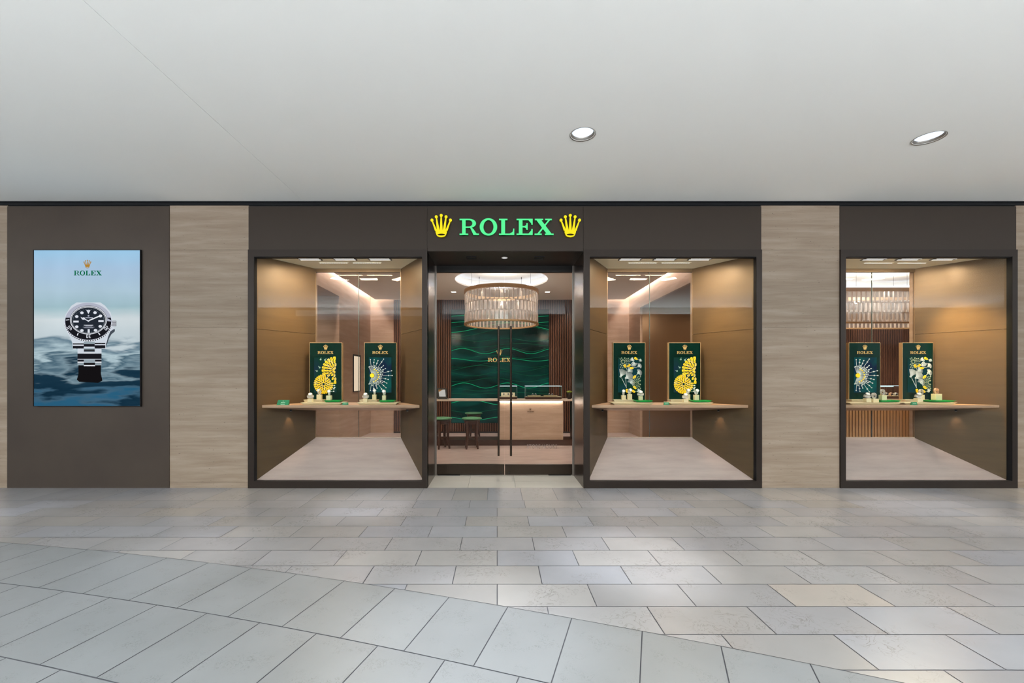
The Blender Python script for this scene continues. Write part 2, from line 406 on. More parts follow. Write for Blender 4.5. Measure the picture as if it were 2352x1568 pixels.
# ------------------------------------------------------------------ shopfront walls (travertine piers and bronze cladding)
TH = 26.0
def trav_pier(x0, x1):
    b = MB(); js = [474, 574.5, 752, 933, 1107, 1121]
    js[0] = 472
    for a, c in zip(js[:-1], js[1:]):
        b.box(X_(x0), X_(x1), 1000, 1000+TH, Z_(c)+.8, Z_(a))
    b.box(X_(x0), X_(x1), 1001, 1000+TH, Z_(1121), Z_(474))
    struct('wall_front', b, M['trav'])
trav_pier(-1500, 18); trav_pier(390, 571.5); trav_pier(1748, 1928); trav_pier(2333, 3600)
b = MB(); b.box(X_(18), X_(390), 998.5, 1000+TH, Z_(1121.5), Z_(474)); struct('wall_front', b, M['bronze'])
for x0, x1, y0, y1 in ((571.5, 981, 474, 573.4), (981.6, 1339.4, 474, 576), (1340, 1748, 474, 573.4), (1928, 2333, 474, 573.4)):
    b = MB(); b.box(X_(x0), X_(x1), 999, 1000+TH, Z_(y1), Z_(y0)); struct('wall_front', b, M['fascia'])
b = MB(); b.box(-3400, 3400, 1003, 1000+TH, Z_(474), Z_(455)); b.box(-3400, 3400, 999, 1003, Z_(464.3), Z_(461.8)); b.box(-3400, 3400, 1000, 1003, Z_(470.5), Z_(468.8))
struct('trim_1', b, M['black'])

b = MB(); b.box(-3400, 3400, -2120, -2100, -H, 1350); struct('wall_hall', b, mat('hall_stone', lin(120, 112, 104), .6))
b = MB(); b.box(-1900, 300, -2099, -2095, 585, 640); o = obj('hall_reflection_band', b, emis('hall_band', (.85, .92, 1, 1), 3.0)); tag(o, 'long bright band added on the wall across the hall for window reflections', 'light')  # glowing band added to give streaks in the shop glass

# ------------------------------------------------------------------ display windows
BS = .884; BD = 1000/BS                       # back plane of the boxes
WIN = [dict(o=(571.5, 982), g=(585.5, 970), f=(-556.5, -172), b=(-472, -250), side='L', seam=824),
       dict(o=(1340, 1748), g=(1354, 1735.5), f=(212, 593.5), b=(286, 507), side='R', seam=1492),
       dict(o=(1928, 2333), g=(1940, 2321), f=(798, 1179), b=(876, 1084), side='R', seam=2003)]
def quadslab(mb, a, b, z0a, z1a, z0b, z1b, th, m=0):
    """vertical slab from plan point a to plan point b with its own bottom and top heights at each end"""
    (xa, da), (xb, db) = a, b; L = math.hypot(xb-xa, db-da); nx, nd = (db-da)/L*th, -(xb-xa)/L*th
    mb.hexa([(xa, da, z0a), (xb, db, z0b), (xb+nx, db+nd, z0b), (xa+nx, da+nd, z0a),
             (xa, da, z1a), (xb, db, z1b), (xb+nx, db+nd, z1b), (xa+nx, da+nd, z1a)], m)
SHZ = -63.0
def lerp(a, b, t): return a+(b-a)*t
for n, q in enumerate(WIN):
    ox0, ox1 = map(X_, q['o']); gx0, gx1 = map(X_, q['g']); fx0, fx1 = q['f']; bx0, bx1 = q['b']
    gz0, gz1 = Z_(1103.5), Z_(590)
    root = sempty('window_%d' % (n+1), ((ox0+ox1)/2, 1000, -H))
    b = MB()
    b.box(ox0, gx0, 996, 1012, -H, Z_(573.8)); b.box(gx1, ox1, 996, 1012, -H, Z_(573.8))
    b.box(gx0, gx1, 996, 1012, gz1, Z_(573.8)); b.box(gx0, gx1, 996, 1012, -H, gz0)
    obj('window_frame', b, M['frame'], root)
    b = MB(); ww = 2.6
    if q['side'] == 'L': b.box(gx0, gx0+.5, 996.5, 1012, gz0, gz1)
    else: b.box(gx1-.5, gx1, 996.5, 1012, gz0, gz1)
    b.box(gx0, gx1, 997.5, 1010, gz1-1.2, gz1)
    obj('shadow_gap', b, M['black'], root)  # shadow gap inside the frame, put in as black strips
    b = MB(); b.box(gx0, gx1, 1004, 1006, gz0, gz1-1.2); obj('window_glass', b, M['glass'], root)
    # splayed side panels, each in two sheets with a joint level with the stone courses
    zj = Z_(754.5)
    for sgn, xa, xb in ((-1, fx0, bx0), (1, fx1, bx1)):
        b = MB(); th = 4*(-1 if sgn < 0 else 1)
        for za, zb in ((-H, zj-.4), (zj+.4, 300)):
            quadslab(b, (xa, 1007), (xb, BD), za, zb, za, zb, th)
        obj('side_panel', b, M['goldwall'], root)
    # sloping display base, stepped bands
    b = MB()
    za, zb = -235.0, -155.0
    b.hexa([(fx0, 1008, -251), (fx1, 1008, -251), (bx1, BD, -251), (bx0, BD, -251),
            (fx0, 1008, za), (fx1, 1008, za), (bx1, BD, zb), (bx0, BD, zb)])
    obj('display_base', b, M['rampfloor'], root)
    b = MB(); b.box(bx0, bx1, BD-1, BD+3, zb, zb+1.6); obj('sill_strip', b, M['desktop'], root)
    # ceiling
    b = MB(); cz = 284.0
    b.hexa([(fx0, 1008, cz), (fx1, 1008, cz), (bx1, BD, cz), (bx0, BD, cz), (fx0, 1008, cz+12), (fx1, 1008, cz+12), (bx1, BD, cz+12), (bx0, BD, cz+12)])
    obj('display_ceiling', b, M['ceilbox'], root)
    b = MB(); b.box(bx0, bx1, BD-2, BD+5, 275, 284); obj('header', b, M['goldwall'], root)
    b = MB(); sx = X_(q['seam'], BS)
    b.box(bx0, sx-.4, BD, BD+2, zb+1.6, 275); b.box(sx+.4, bx1, BD, BD+2, zb+1.6, 275); obj('back_glass', b, M['glassclear'], root)
    b = MB(); b.box(sx-.5, sx+.5, BD-.2, BD+2.2, zb+1.6, 275)
    obj('glass_joint', b, M['glassedge'], root)
    b = MB(); b.box(bx0-.1, bx0+.8, BD-.6, BD+2, zb+1.6, 275); b.box(bx1-.8, bx1+.1, BD-.6, BD+2, zb+1.6, 275)
    obj('edge_trim', b, M['brasstrim'], root)
    # shelf (tapering underside)
    b = MB()
    def wx(t): return lerp(fx0, bx0, t), lerp(fx1, bx1, t)
    t0, t1 = .10, 1.0
    d0, d1, dm = 1000+131*t0, BD-2, 1000+131*.5
    (a0, a1), (m0, m1), (c0, c1) = wx(t0), wx(.5), wx(.985)
    e = 1.0
    b.hexa([(a0+e, d0, -69), (a1-e, d0, -69), (m1-e, dm, -76), (m0+e, dm, -76), (a0+e, d0, SHZ), (a1-e, d0, SHZ), (m1-e, dm, SHZ), (m0+e, dm, SHZ)])
    b.hexa([(m0+e, dm, -76), (m1-e, dm, -76), (c1-e, d1, -84), (c0+e, d1, -84), (m0+e, dm, SHZ), (m1-e, dm, SHZ), (c1-e, d1, SHZ), (c0+e, d1, SHZ)])
    sh = obj('display_shelf', b, M['woodshelf'])
    tag(sh, ('pale wood display shelf in the left window, carrying two green panels',
             'pale wood display shelf in the window right of the entrance doors',
             'pale wood display shelf in the right window beside the stone pier')[n], 'shelf', 'window display shelves')
    # fixtures in the display ceiling
    cen = (gx0+gx1)/2
    sgnm = -1 if q['side'] == 'R' else 1
    if n == 0: spots = [(711, 594), (791.5, 594), (872, 594)]; lines = [(766, 603), (842.5, 603)]
    elif n == 1: spots = [(1448, 594), (1528, 594), (1608, 594)]; lines = [(1476, 603), (1552, 603)]
    else: spots = [(2010, 594), (2090, 594), (2170, 594)]; lines = [(2017, 603.5), (2094, 603.5)]
    for k, (px, py) in enumerate(spots):
        s = (868-py)/284.0; cx = X_(px, s); cd = 1000/s
        where = ('left', 'middle', 'right')[k]
        wn = ('left window', 'middle window', 'right window')[n]
        t = thing('ceiling_spotlight', 'black-rimmed twin-bar spotlight, %s of three in the %s ceiling' % (where, wn), 'spotlight', (cx, cd, 284), 'recessed spotlights of the display windows')
        b = MB(); b.box(cx-27, cx+27, cd-11, cd+11, 282.6, 284.2); obj('housing', b, M['dark'], t)
        b = MB(); b.box(cx-24, cx+24, cd-8, cd-4.2, 282.3, 282.7); obj('lamp_bar', b, M['lampwhite'], t)
        b = MB(); b.box(cx-24, cx+24, cd+3.6, cd+7.6, 282.3, 282.7); obj('lamp_bar', b, M['lampwhite'], t)
        p = w((cx, cd-8, 280)); area('display_spot_light', p, w((cx*.6+cen*.4, cd+25, -60)), .28, .10, 13.0, WARM)
    for k, (px, py) in enumerate(lines):
        s = (868-py)/284.0; cx = X_(px, s); cd = 1000/s
        t = thing('linear_light', 'thin glowing line light, %s of two in the %s ceiling' % (('left', 'right')[k], wn), 'light', (cx, cd, 284), 'line lights of the display windows')
        b = MB(); b.box(cx-37, cx+37, cd-2.6, cd+2.6, 283.4, 284.2); obj('channel', b, M['ceilbox'], t)
        b = MB()
        for i in range(12): b.box(cx-34+i*5.8, cx-34+i*5.8+4.4, cd-1.6, cd+1.6, 283.0, 283.5)
        obj('lamp', b, M['lampwhite'], t)
        p = w((cx, cd, 281)); area('display_line_light', p, w((cx, cd+25, -60)), .40, .03, 4.5, WARM)
    # golden wash on the side panels
    big = -1 if q['side'] == 'L' else 1
    xs = lerp(fx0, bx0, .3)+42 if big < 0 else lerp(fx1, bx1, .3)-42
    xt = lerp(fx0, bx0, .3) if big < 0 else lerp(fx1, bx1, .3)
    spot('side_wash', w((lerp(xt, cen, .8), 1040, 279)), w((xt, 1032, 25)), (150 if n < 2 else 460), 58, 1, (1, .68, .27), .03)
    # little lamps below the shelf at both ends
    tt = .5
    for sd, (xa, xb), e in ((-1, (fx0, bx0), 1 if q['side'] == 'L' else .35), (1, (fx1, bx1), 1 if q['side'] == 'R' else .35)):
        if n == 2 and sd < 0: continue
        xx = lerp(xa, xb, tt)-sd*9
        pl = (xx, 1000+131*tt, -80)
        t = thing('under_shelf_lamp', 'small round lamp under the shelf of the %s, %s end' % (wn, 'left' if sd < 0 else 'right'), 'lamp', pl, 'lamps under the window shelves')
        b = MB(); b.lathe(pl, [(.01, -1.2), (2.2, -1.2), (2.6, 0), (2.6, 3.4)], 16); obj('lamp_ring', b, M['dark'], t)
        b = MB(); b.lathe((pl[0], pl[1], pl[2]-1.3), [(.01, 0), (1.8, 0)], 16); obj('lens', b, M['lampwhite'], t)
        spot('under_shelf_beam', w((pl[0], pl[1], -83)), w((pl[0]+sd*9, pl[1]+6, -170)), 5*e, 62, .9, (1, .74, .55), .01)

# ------------------------------------------------------------------ entrance recess and doors
rx0, rx1 = -160.0, 197.5; RZ = 291.0
b = MB(); b.box(rx0-10, rx0, 1000, BD+6, -H, RZ+8); struct('wall_entrance_left', b, M['jamb'])
b = MB(); b.box(rx1, rx1+10, 1000, BD+6, -H, RZ+8); struct('wall_entrance_right', b, M['jamb'])
b = MB(); b.box(rx0, rx1, 1000, BD+6, RZ, RZ+8); struct('ceiling_entrance', b, M['frame'])
b = MB()
for x0, x1 in ((rx0, -68), (-67.4, 42), (42.6, rx1)):
    for d0, d1 in ((1000.5, 1062), (1062.6, BD+6)): b.box(x0, x1, d0, d1, -H-3, -H+.05)
struct('floor_entrance', b, M['recessfloor'])
for px in (1083, 1238.5):
    s = (868-591)/291.0; cx = X_(px, s); cd = 1000/s
    t = thing('soffit_grille', 'dark square recessed fitting in the entrance soffit, %s of the round lamp' % ('left' if px < 1160 else 'right'), 'ceiling fitting', (cx, cd, RZ), 'dark fittings in the entrance soffit')
    b = MB(); b.box(cx-12, cx+12, cd-10, cd-8, RZ-1.6, RZ+.2); b.box(cx-12, cx+12, cd+8, cd+10, RZ-1.6, RZ+.2); b.box(cx-12, cx-10, cd-8, cd+8, RZ-1.6, RZ+.2); b.box(cx+10, cx+12, cd-8, cd+8, RZ-1.6, RZ+.2)
    obj('rim', b, M['black'], t)
    b = MB(); b.box(cx-10, cx+10, cd-8, cd+8, RZ-.5, RZ+.2); obj('inner_plate', b, M['dark'], t)
s = (868-591)/291.0; cx = X_(1159, s); cd = 1000/s
t = thing('soffit_lamp', 'small round lamp in the entrance soffit between two dark fittings', 'downlight', (cx, cd, RZ))
b = MB(); b.lathe((cx, cd, RZ), [(7.4, .2), (8.6, -1.0), (7.0, -1.2)], 24); obj('trim_ring', b, M['trim'], t)
b = MB(); b.lathe((cx, cd, RZ-1.1), [(.01, 0), (7.1, 0)], 24); obj('lens', b, emis('soffit_lens', (.85, .85, .82, 1), .75), t)
spot('soffit_beam', w((cx, cd, RZ-4)), w((cx, cd, -H)), 14, 100, .8, NEUT, .03)
# header bar and the two glass leaves
dz0, dz1 = -251.0, Z_(611, BS)
b = MB(); b.box(rx0, rx1, BD-2, BD+8, Z_(625, BS), RZ); struct('trim_2', b, M['dark'])
b = MB(); b.box(rx0, rx0+3, BD-4, BD-1, -H, dz1); b.box(rx1-3, rx1, BD-4, BD-1, -H, dz1); struct('trim_3', b, M['trim'])
mx = X_(1159, BS)
for i, (x0, x1, hx) in enumerate(((rx0+2.5, mx-.9, X_(1145.2, BS)), (mx+.9, rx1-2.5, X_(1173.3, BS)))):
    root = sempty('door_%d' % (i+1), ((x0+x1)/2, BD, -H))
    b = MB(); b.box(x0, x1, BD+1, BD+3.2, -226, Z_(625, BS)+2); obj('door_glass', b, M['glass'], root)
    b = MB(); b.box(x0, x1, BD-1.5, BD+5.5, -250.5, Z_(1066, BS)); rail = obj('bottom_rail', b, M['handle'], root)
    kx = (mx-9.5) if i == 0 else (mx+11.5)
    b = MB(); b.tube((kx, BD-1.4, -246), (kx, BD-4.5, -246), 2.2, n=12); b.box(kx-.9, kx+.9, BD-5.6, BD-4.4, -247, -240.5); obj('lock_knob', b, M['dark'], rail)
    b = MB(); b.tube((hx, BD-11, Z_(1045, BS)), (hx, BD-11, Z_(750, BS)), 2.7, n=16); hd = obj('pull_handle', b, M['handle'], root)
    for yy in (773, 1019):
        b = MB(); b.tube((hx, BD-11, Z_(yy, BS)), (hx, BD+1, Z_(yy, BS)), 1.5, n=10); b.lathe((hx, BD-1.2, Z_(yy, BS)), [(.01, -1), (3.4, -1), (3.4, 2.2)], 14, axis='y'); obj('standoff', b, M['dark'], hd)
    px0 = x0+3 if i == 0 else x1-62
    b = MB(); b.box(px0, px0+58, BD-4, BD+5, -252, -250.7); obj('floor_pivot', b, M['black'], root)

def text_mesh(body, h, z, x, d, m, parent, name):
    c = bpy.data.curves.new('txt', 'FONT'); c.body = body; c.size = h*K*1.38; c.extrude = .0008; c.space_character = 1.12
    o = bpy.data.objects.new('txt', c); COL.objects.link(o)
    bpy.context.view_layer.update()
    me = bpy.data.meshes.new_from_object(o.evaluated_get(bpy.context.evaluated_depsgraph_get()))
    bpy.data.objects.remove(o); me.name = name
    mw = max(v.co.x for v in me.vertices) or 1
    wid = x[1]-x[0]; sc = wid*K/mw
    off = tot(parent); p = w((x[0], d, z))
    for v in me.vertices:
        vx, vy, vz = v.co; v.co = (p.x+vx*sc-off.x, p.y+vz-off.y, p.z+vy-off.z)
    me.materials.clear(); me.materials.append(m)
    q = bpy.data.objects.new(name, me); COL.objects.link(q); q.parent = parent
    return q
M['vinyl'] = mat('frosted_vinyl', lin(146, 130, 124), .6)
text_mesh('STORE HOURS.', 11.5, Z_(1030, BS), (X_(1210, BS), X_(1282, BS)), BD+.6, M['vinyl'], bpy.data.objects['door_2'], 'hours_lettering')

# ------------------------------------------------------------------ lettering
def glyphs():
    g = {}
    r = [[(16,0),(38,0),(38,100),(16,100)], [(0,0),(54,0),(54,8),(0,8)], [(0,92),(62,92),(62,100),(0,100)], [(38,44),(62,44),(62,52),(38,52)]]
    n = 10
    for i in range(n):
        a0 = PI/2-PI*i/n; a1 = PI/2-PI*(i+1)/n
        P = lambda a, rx, ry: (60+rx*math.cos(a), 72+ry*math.sin(a))
        r.append([P(a0,20,20), P(a0,43,28), P(a1,43,28), P(a1,20,20)])
    r += [[(60,51),(74,47),(86,36),(66,44)], [(66,45),(86,37),(108,6),(86,2)], [(86,0),(121,0),(121,8),(92,8)]]
    g['R'] = (r, 0)
    o = []; n = 36
    for i in range(n):
        a0 = 2*PI*i/n; a1 = 2*PI*(i+1)/n
        o.append([(54.5+31*math.cos(a0), 50+43*math.sin(a0)), (54.5+54.5*math.cos(a0), 50+53.5*math.sin(a0)), (54.5+54.5*math.cos(a1), 50+53.5*math.sin(a1)), (54.5+31*math.cos(a1), 50+43*math.sin(a1))])
    g['O'] = (o, 125.6)
    g['L'] = ([[(14,0),(38,0),(38,100),(14,100)], [(0,92),(53,92),(53,100),(0,100)], [(0,0),(95,0),(95,8),(0,8)], [(87,8),(95,8),(95,39),(88,39)], [(66,8),(87,8),(88,30),(84,18)]], 245.6)
    g['E'] = ([[(14,0),(37,0),(37,100),(14,100)], [(0,92),(100,92),(100,100),(0,100)], [(0,0),(100,0),(100,8),(0,8)], [(92,64),(100,64),(100,92),(90,92)], [(74,92),(90,92),(92,72)],
               [(90,8),(100,8),(100,37),(92,37)], [(74,8),(90,8),(92,28)], [(37,47),(62,47),(62,55),(37,55)], [(61,32),(69,32),(69,73),(61,73)], [(50,55),(61,55),(61,62)], [(50,47),(61,40),(61,47)]], 355)
    g['X'] = ([[(10,94),(40,94),(106,6),(76,6)], [(86,94),(97,94),(27,6),(15,6)], [(2,92),(53,92),(53,100),(2,100)], [(66,92),(107,92),(107,100),(66,100)], [(0,0),(44,0),(44,8),(0,8)], [(64,0),(118,0),(118,8),(64,8)]], 467.4)
    return g
GL = glyphs()
def letter(mb, ch, x0, z0, h, d0, d1, m=0, full=585.4):
    ps, ox = GL[ch]; u = h/100
    for p in ps:
        mb.prism([(x0+(ox+a)*u, z0+b*u) for a, b in p], d0, d1, m)
def crown(mb, x0, z0, h, d0, d1, m=0, hole=True):
    u = h/100; P = lambda a, b: (x0+a*u, z0+b*u)
    balls = [(6,73.5),(24.6,88),(46,94),(67,88),(86,73.5)]
    bases = [(18.5,29),(27.5,39.5),(39.5,52.4),(52.4,64.5),(63.5,73.5)]
    for (bx, by), (l, r) in zip(balls, bases):
        dx = (l+r)/2-bx; L = math.hypot(dx, by-28)
        mb.prism([P(bx-2.2, by), P(bx+2.2, by), P(r, 28), P(l, 28)], d0, d1, m)
        n = 12; mb.prism([P(bx+6.5*math.cos(2*PI*i/n), by+6.5*math.sin(2*PI*i/n)) for i in range(n)], d0, d1, m)
    out = [(18.5,28.5),(20,26),(26,8),(31,3.5),(38,1),(46,0),(54,1),(61,3.5),(66,8),(72,26),(73.5,28.5)]
    hc = (46.5, 11); n = 28
    def ray(a):
        best = None; dx, dy = math.cos(a), math.sin(a)
        for i in range(len(out)):
            (x1, y1), (x2, y2) = out[i], out[(i+1) % len(out)]
            den = dx*(y2-y1)-dy*(x2-x1)
            if abs(den) < 1e-9: continue
            t = ((x1-hc[0])*(y2-y1)-(y1-hc[1])*(x2-x1))/den; q = ((x1-hc[0])*dy-(y1-hc[1])*dx)/den
            if t > 0 and -1e-6 <= q <= 1+1e-6: best = t if best is None else min(best, t)
        return (hc[0]+dx*best, hc[1]+dy*best)
    A = [P(hc[0]+16.5*math.cos(2*PI*i/n), hc[1]+4.6*math.sin(2*PI*i/n)) for i in range(n)]
    B = [P(*ray(2*PI*i/n)) for i in range(n)]
    mb.strip(A, B, d0, d1, m)
def wordmark(parent, x0, x1, z0, d0, d1, m, name='lettering'):
    b = MB(); h = (x1-x0)/5.854
    for ch in 'ROLEX': letter(b, ch, x0, z0, h, d0, d1)
    return obj(name, b, m, parent)

# main sign
t = thing('shop_sign', 'glowing green capital letters between two yellow crowns over the entrance', 'sign', (X_(1161), 996, Z_(550)))
lx0 = X_(1056.2); lh = (1270.4-1056.2)/5.854
for ch in 'ROLEX':
    b = MB(); letter(b, ch, lx0, Z_(542.2), lh, 990.5, 992); L = obj('letter', b, M['signgreen'], t)
    b = MB(); letter(b, ch, lx0, Z_(542.2), lh, 992, 998.9); obj('letter_side', b, M['signside'], L)
for xx in (990.3, 1284.2):
    b = MB(); crown(b, X_(xx), Z_(547.2), 52.6, 990.5, 992); L = obj('crown', b, M['signyellow'], t, label='yellow five-pointed crown')
    b = MB(); crown(b, X_(xx), Z_(547.2), 52.6, 992, 998.9); obj('crown_side', b, mat('crown_side', lin(120, 100, 10)), L)

# ------------------------------------------------------------------ poster display
PD = 995.0
t = thing('poster_display', 'tall backlit poster of a diver watch rising from water, on the bronze panel', 'poster', (X_(204), PD, Z_(931)))
b = MB(); x0, x1, y0, y1 = 83, 325.5, 576, 931.5
for q in ((x0-1.6, x0, y0-1.6, y1+1.6), (x1, x1+1.6, y0-1.6, y1+1.6), (x0, x1, y0-1.6, y0), (x0, x1, y1, y1+1.6)):
    b.box(X_(q[0]), X_(q[1]), PD-.5, 998.5, Z_(q[3]), Z_(q[2]))
obj('frame', b, M['black'], t)
pm = bpy.data.materials.new('water_photo'); pm.use_nodes = True; nt = pm.node_tree; nt.nodes.clear(); N = nt.nodes; L = nt.links
tc = N.new('ShaderNodeTexCoord'); sp = N.new('ShaderNodeSeparateXYZ'); L.new(tc.outputs['Generated'], sp.inputs[0])
wv = N.new('ShaderNodeTexNoise'); mp = N.new('ShaderNodeMapping'); mp.inputs['Scale'].default_value = (1.1, 1, 9.5); wv.inputs['Scale'].default_value = 1.6; wv.inputs['Detail'].default_value = 4; wv.inputs['Distortion'].default_value = .25
L.new(tc.outputs['Generated'], mp.inputs[0]); L.new(mp.outputs[0], wv.inputs['Vector'])
am = N.new('ShaderNodeMapRange'); am.inputs['From Min'].default_value = .48; am.inputs['From Max'].default_value = .36; am.inputs['To Min'].default_value = .05; am.inputs['To Max'].default_value = .6
L.new(sp.outputs['Z'], am.inputs['Value'])
sb = N.new('ShaderNodeMath'); sb.operation = 'SUBTRACT'; sb.inputs[1].default_value = .5; L.new(wv.outputs['Fac'], sb.inputs[0])
ml = N.new('ShaderNodeMath'); ml.operation = 'MULTIPLY'; L.new(sb.outputs[0], ml.inputs[0]); L.new(am.outputs[0], ml.inputs[1])
ad = N.new('ShaderNodeMath'); ad.operation = 'ADD'; L.new(sp.outputs['Z'], ad.inputs[0]); L.new(ml.outputs[0], ad.inputs[1])
cr = N.new('ShaderNodeValToRGB'); e = cr.color_ramp.elements
stops = [(0.0, lin(40, 92, 122)), (.05, lin(62, 96, 118)), (.10, lin(18, 46, 64)), (.19, lin(24, 52, 70)), (.235, lin(120, 144, 156)), (.28, lin(72, 100, 116)), (.33, lin(176, 198, 206)), (.40, lin(98, 124, 140)), (.44, lin(190, 204, 210)), (.56, lin(208, 218, 222)), (.62, lin(168, 196, 204)), (.64, lin(160, 190, 200)), (.74, lin(172, 198, 214)), (.88, lin(166, 194, 220)), (1.0, lin(152, 196, 226))]
while len(e) < len(stops): e.new(.5)
for k, (p, c) in enumerate(stops): e[k].position = p; e[k].color = c
L.new(ad.outputs[0], cr.inputs[0])
n4 = N.new('ShaderNodeTexNoise'); n4.inputs['Scale'].default_value = 2.5; L.new(tc.outputs['Generated'], n4.inputs['Vector'])
m4 = N.new('ShaderNodeMapRange'); m4.inputs['To Min'].default_value = .84; m4.inputs['To Max'].default_value = 1.16; L.new(n4.outputs['Fac'], m4.inputs['Value'])
mm = N.new('ShaderNodeMix'); mm.data_type = 'RGBA'; mm.blend_type = 'MULTIPLY'; mm.inputs['Factor'].default_value = 1
L.new(cr.outputs[0], mm.inputs['A']); L.new(m4.outputs[0], mm.inputs['B'])
em = N.new('ShaderNodeEmission'); L.new(mm.outputs['Result'], em.inputs[0]); oo = N.new('ShaderNodeOutputMaterial'); L.new(em.outputs[0], oo.inputs[0])
b = MB(); b.box(X_(x0), X_(x1), PD+.5, 998.5, Z_(y1), Z_(y0)); obj('screen', b, pm, t)
b = MB(); crown(b, X_(196.3), Z_(617), 19.2, PD+.2, PD+.5); obj('crown', b, emis('poster_gold', lin(176, 128, 40)), t)
wordmark(t, X_(174.2), X_(238), Z_(633.4), PD+.2, PD+.5, emis('poster_green', lin(0, 104, 66)))
# the watch of the poster, drawn flat in layers (coordinates of a close view: 7.84 per unit)
E = [emis('poster_tone', lin(*c)) for c in ((206,214,224), (26,26,32), (176,180,196), (36,42,52), (222,226,236), (70,78,88), (20,18,20), (104,112,122), (150,164,172), (236,240,246))]
WB = MB(); lay = [PD+.42]
def pp(pts, m, step=True):
    if step: lay[0] -= .018
    WB.face([(X_(130+a/7.84), lay[0], Z_(680+c/7.84)) for a, c in pts], m)
def ell(cx, cy, rx, ry, m, a0=0, a1=360, n=48, step=True):
    pp([(cx+rx*math.cos(math.radians(a0+(a1-a0)*i/n)), cy+ry*math.sin(math.radians(a0+(a1-a0)*i/n))) for i in range(n+(a1-a0 != 360))], m, step)
def rc(x0, x1, y0, y1, m, step=True): pp([(x0, y0), (x1, y0), (x1, y1), (x0, y1)], m, step)
def ln(x0, y0, x1, y1, wd, m, step=True):
    L_ = math.hypot(x1-x0, y1-y0); nx, ny = -(y1-y0)/L_*wd/2, (x1-x0)/L_*wd/2
    pp([(x0+nx, y0+ny), (x1+nx, y1+ny), (x1-nx, y1-ny), (x0-nx, y0-ny)], m, step)
rc(428, 832, 1240, 1500, 6); pp([(400,1500),(428,1400),(832,1400),(858,1520),(780,1560),(440,1540)], 6)
rc(412, 842, 940, 1245, 1)
for y0_, y1_, m_ in ((945, 1035, 0), (1035, 1130, 1), (1130, 1142, 4), (1180, 1198, 9), (1205, 1245, 8)):
    rc(412, 842, y0_, y1_, m_)
rc(526, 722, 905, 960, 8); rc(526, 722, 960, 985, 6); rc(526, 722, 985, 1012, 7); rc(526, 722, 1012, 1030, 9)
rc(526, 728, 1136, 1200, 8); rc(526, 728, 1200, 1240, 6); rc(526, 728, 1240, 1260, 9)
pp([(1000,600),(1085,600),(1080,640),(1020,690),(980,760),(930,900),(915,950),(900,800)], 5)
pp([(400,118),(820,118),(905,175),(1010,300),(1040,450),(1070,590),(1000,640),(960,740),(930,850),(322,850),(290,760),(230,660),(185,560),(170,470),(200,330),(300,180)], 0)
rc(1040, 1110, 448, 545, 1); 
for k_ in range(6): rc(1044, 1106, 452+k_*16, 460+k_*16, 4, k_ == 0)
pp([(320,850),(385,770),(855,770),(925,850),(925,950),(850,950),(850,940),(390,940),(390,960),(330,960)], 0)
rc(330, 526, 852, 872, 6); rc(330, 526, 892, 945, 1); rc(330, 526, 880, 895, 4); rc(722, 912, 845, 865, 6, False); rc(722, 912, 885, 940, 1, False); rc(722, 912, 873, 886, 4, False)
rc(526, 722, 822, 862, 8); rc(526, 722, 862, 912, 1)
ell(608, 462, 432, 355, 6, 8, 172); 
for k_ in range(30):
    a = math.radians(8+164*k_/29); cx_, cy_ = 608+424*math.cos(a), 462+346*math.sin(a)
    pp([(cx_-17, cy_-12), (cx_+17, cy_-12), (cx_, cy_+14)], 9, k_ == 0)
ell(608, 460, 418, 335, 2); ell(608, 460, 412, 328, 1, -12, 192)
pp([(196,440),(200,404),(272,398),(290,440)], 1); pp([(940,452),(1016,460),(1018,440),(945,400)], 2)
ln(205, 436, 268, 428, 14, 4)
ell(612, 435, 336, 262, 1); ell(612, 435, 330, 256, 4); ell(612, 436, 316, 244, 1); ell(612, 437, 308, 236, 9); ell(612, 438, 302, 230, 3)
for k_ in range(60):
    a = 2*PI*k_/60; ln(612+272*math.cos(a), 448+200*math.sin(a), 612+284*math.cos(a), 448+210*math.sin(a), 4, 8, k_ == 0)
pp([(573,256),(650,256),(612,326)], 4)
for cx_, cy_ in ((495,305),(730,302),(403,372),(826,362),(403,555),(823,548),(495,622),(738,618)): ell(cx_, cy_, 31, 25, 4, n=18, step=False)
rc(342, 438, 446, 478, 4, False); rc(790, 885, 438, 470, 4, False); rc(598, 635, 598, 662, 4, False)
ln(612, 452, 545, 418, 16, 4); ell(525, 408, 28, 22, 4, n=16, step=False); pp([(545,418),(470,376),(500,425)], 4, False)
ln(625, 442, 800, 368, 20, 9); pp([(795,360),(860,345),(850,362),(805,382)], 9, False); ell(612, 452, 16, 14, 4, n=14, step=False)
rc(530, 698, 521, 533, 4); rc(560, 680, 540, 546, 2, False); rc(512, 720, 557, 563, 2, False); rc(538, 698, 572, 578, 2, False)
rc(558, 690, 386, 402, 2, False); ell(614, 360, 18, 14, 2, n=12, step=False)
def digit(ch, cx_, cy_, rot, sc=1.0):
    segs = {'0': [(-1,-2,1,-2),(1,-2,1,2),(1,2,-1,2),(-1,2,-1,-2)], '3': [(-1,-2,1,-2),(1,-2,1,2),(1,2,-1,2),(-.4,0,1,0)], '2': [(-1,-2,1,-2),(1,-2,1,0),(1,0,-1,0),(-1,0,-1,2),(-1,2,1,2)], '4': [(-1,-2,-1,.6),(-1,.6,1,.6),(.6,-2,.6,2)]}[ch]
    c_, s_ = math.cos(rot), math.sin(rot)
    for a in segs:
        q = [(x*13*sc, y*13*sc) for x, y in (a[:2], a[2:])]
        q = [(cx_+x*c_-y*s_, cy_+x*s_+y*c_) for x, y in q]
        ln(q[0][0], q[0][1], q[1][0], q[1][1], 9, 4, False)
lay[0] -= .018
digit('3', 640, 725, PI); digit('0', 592, 725, PI)
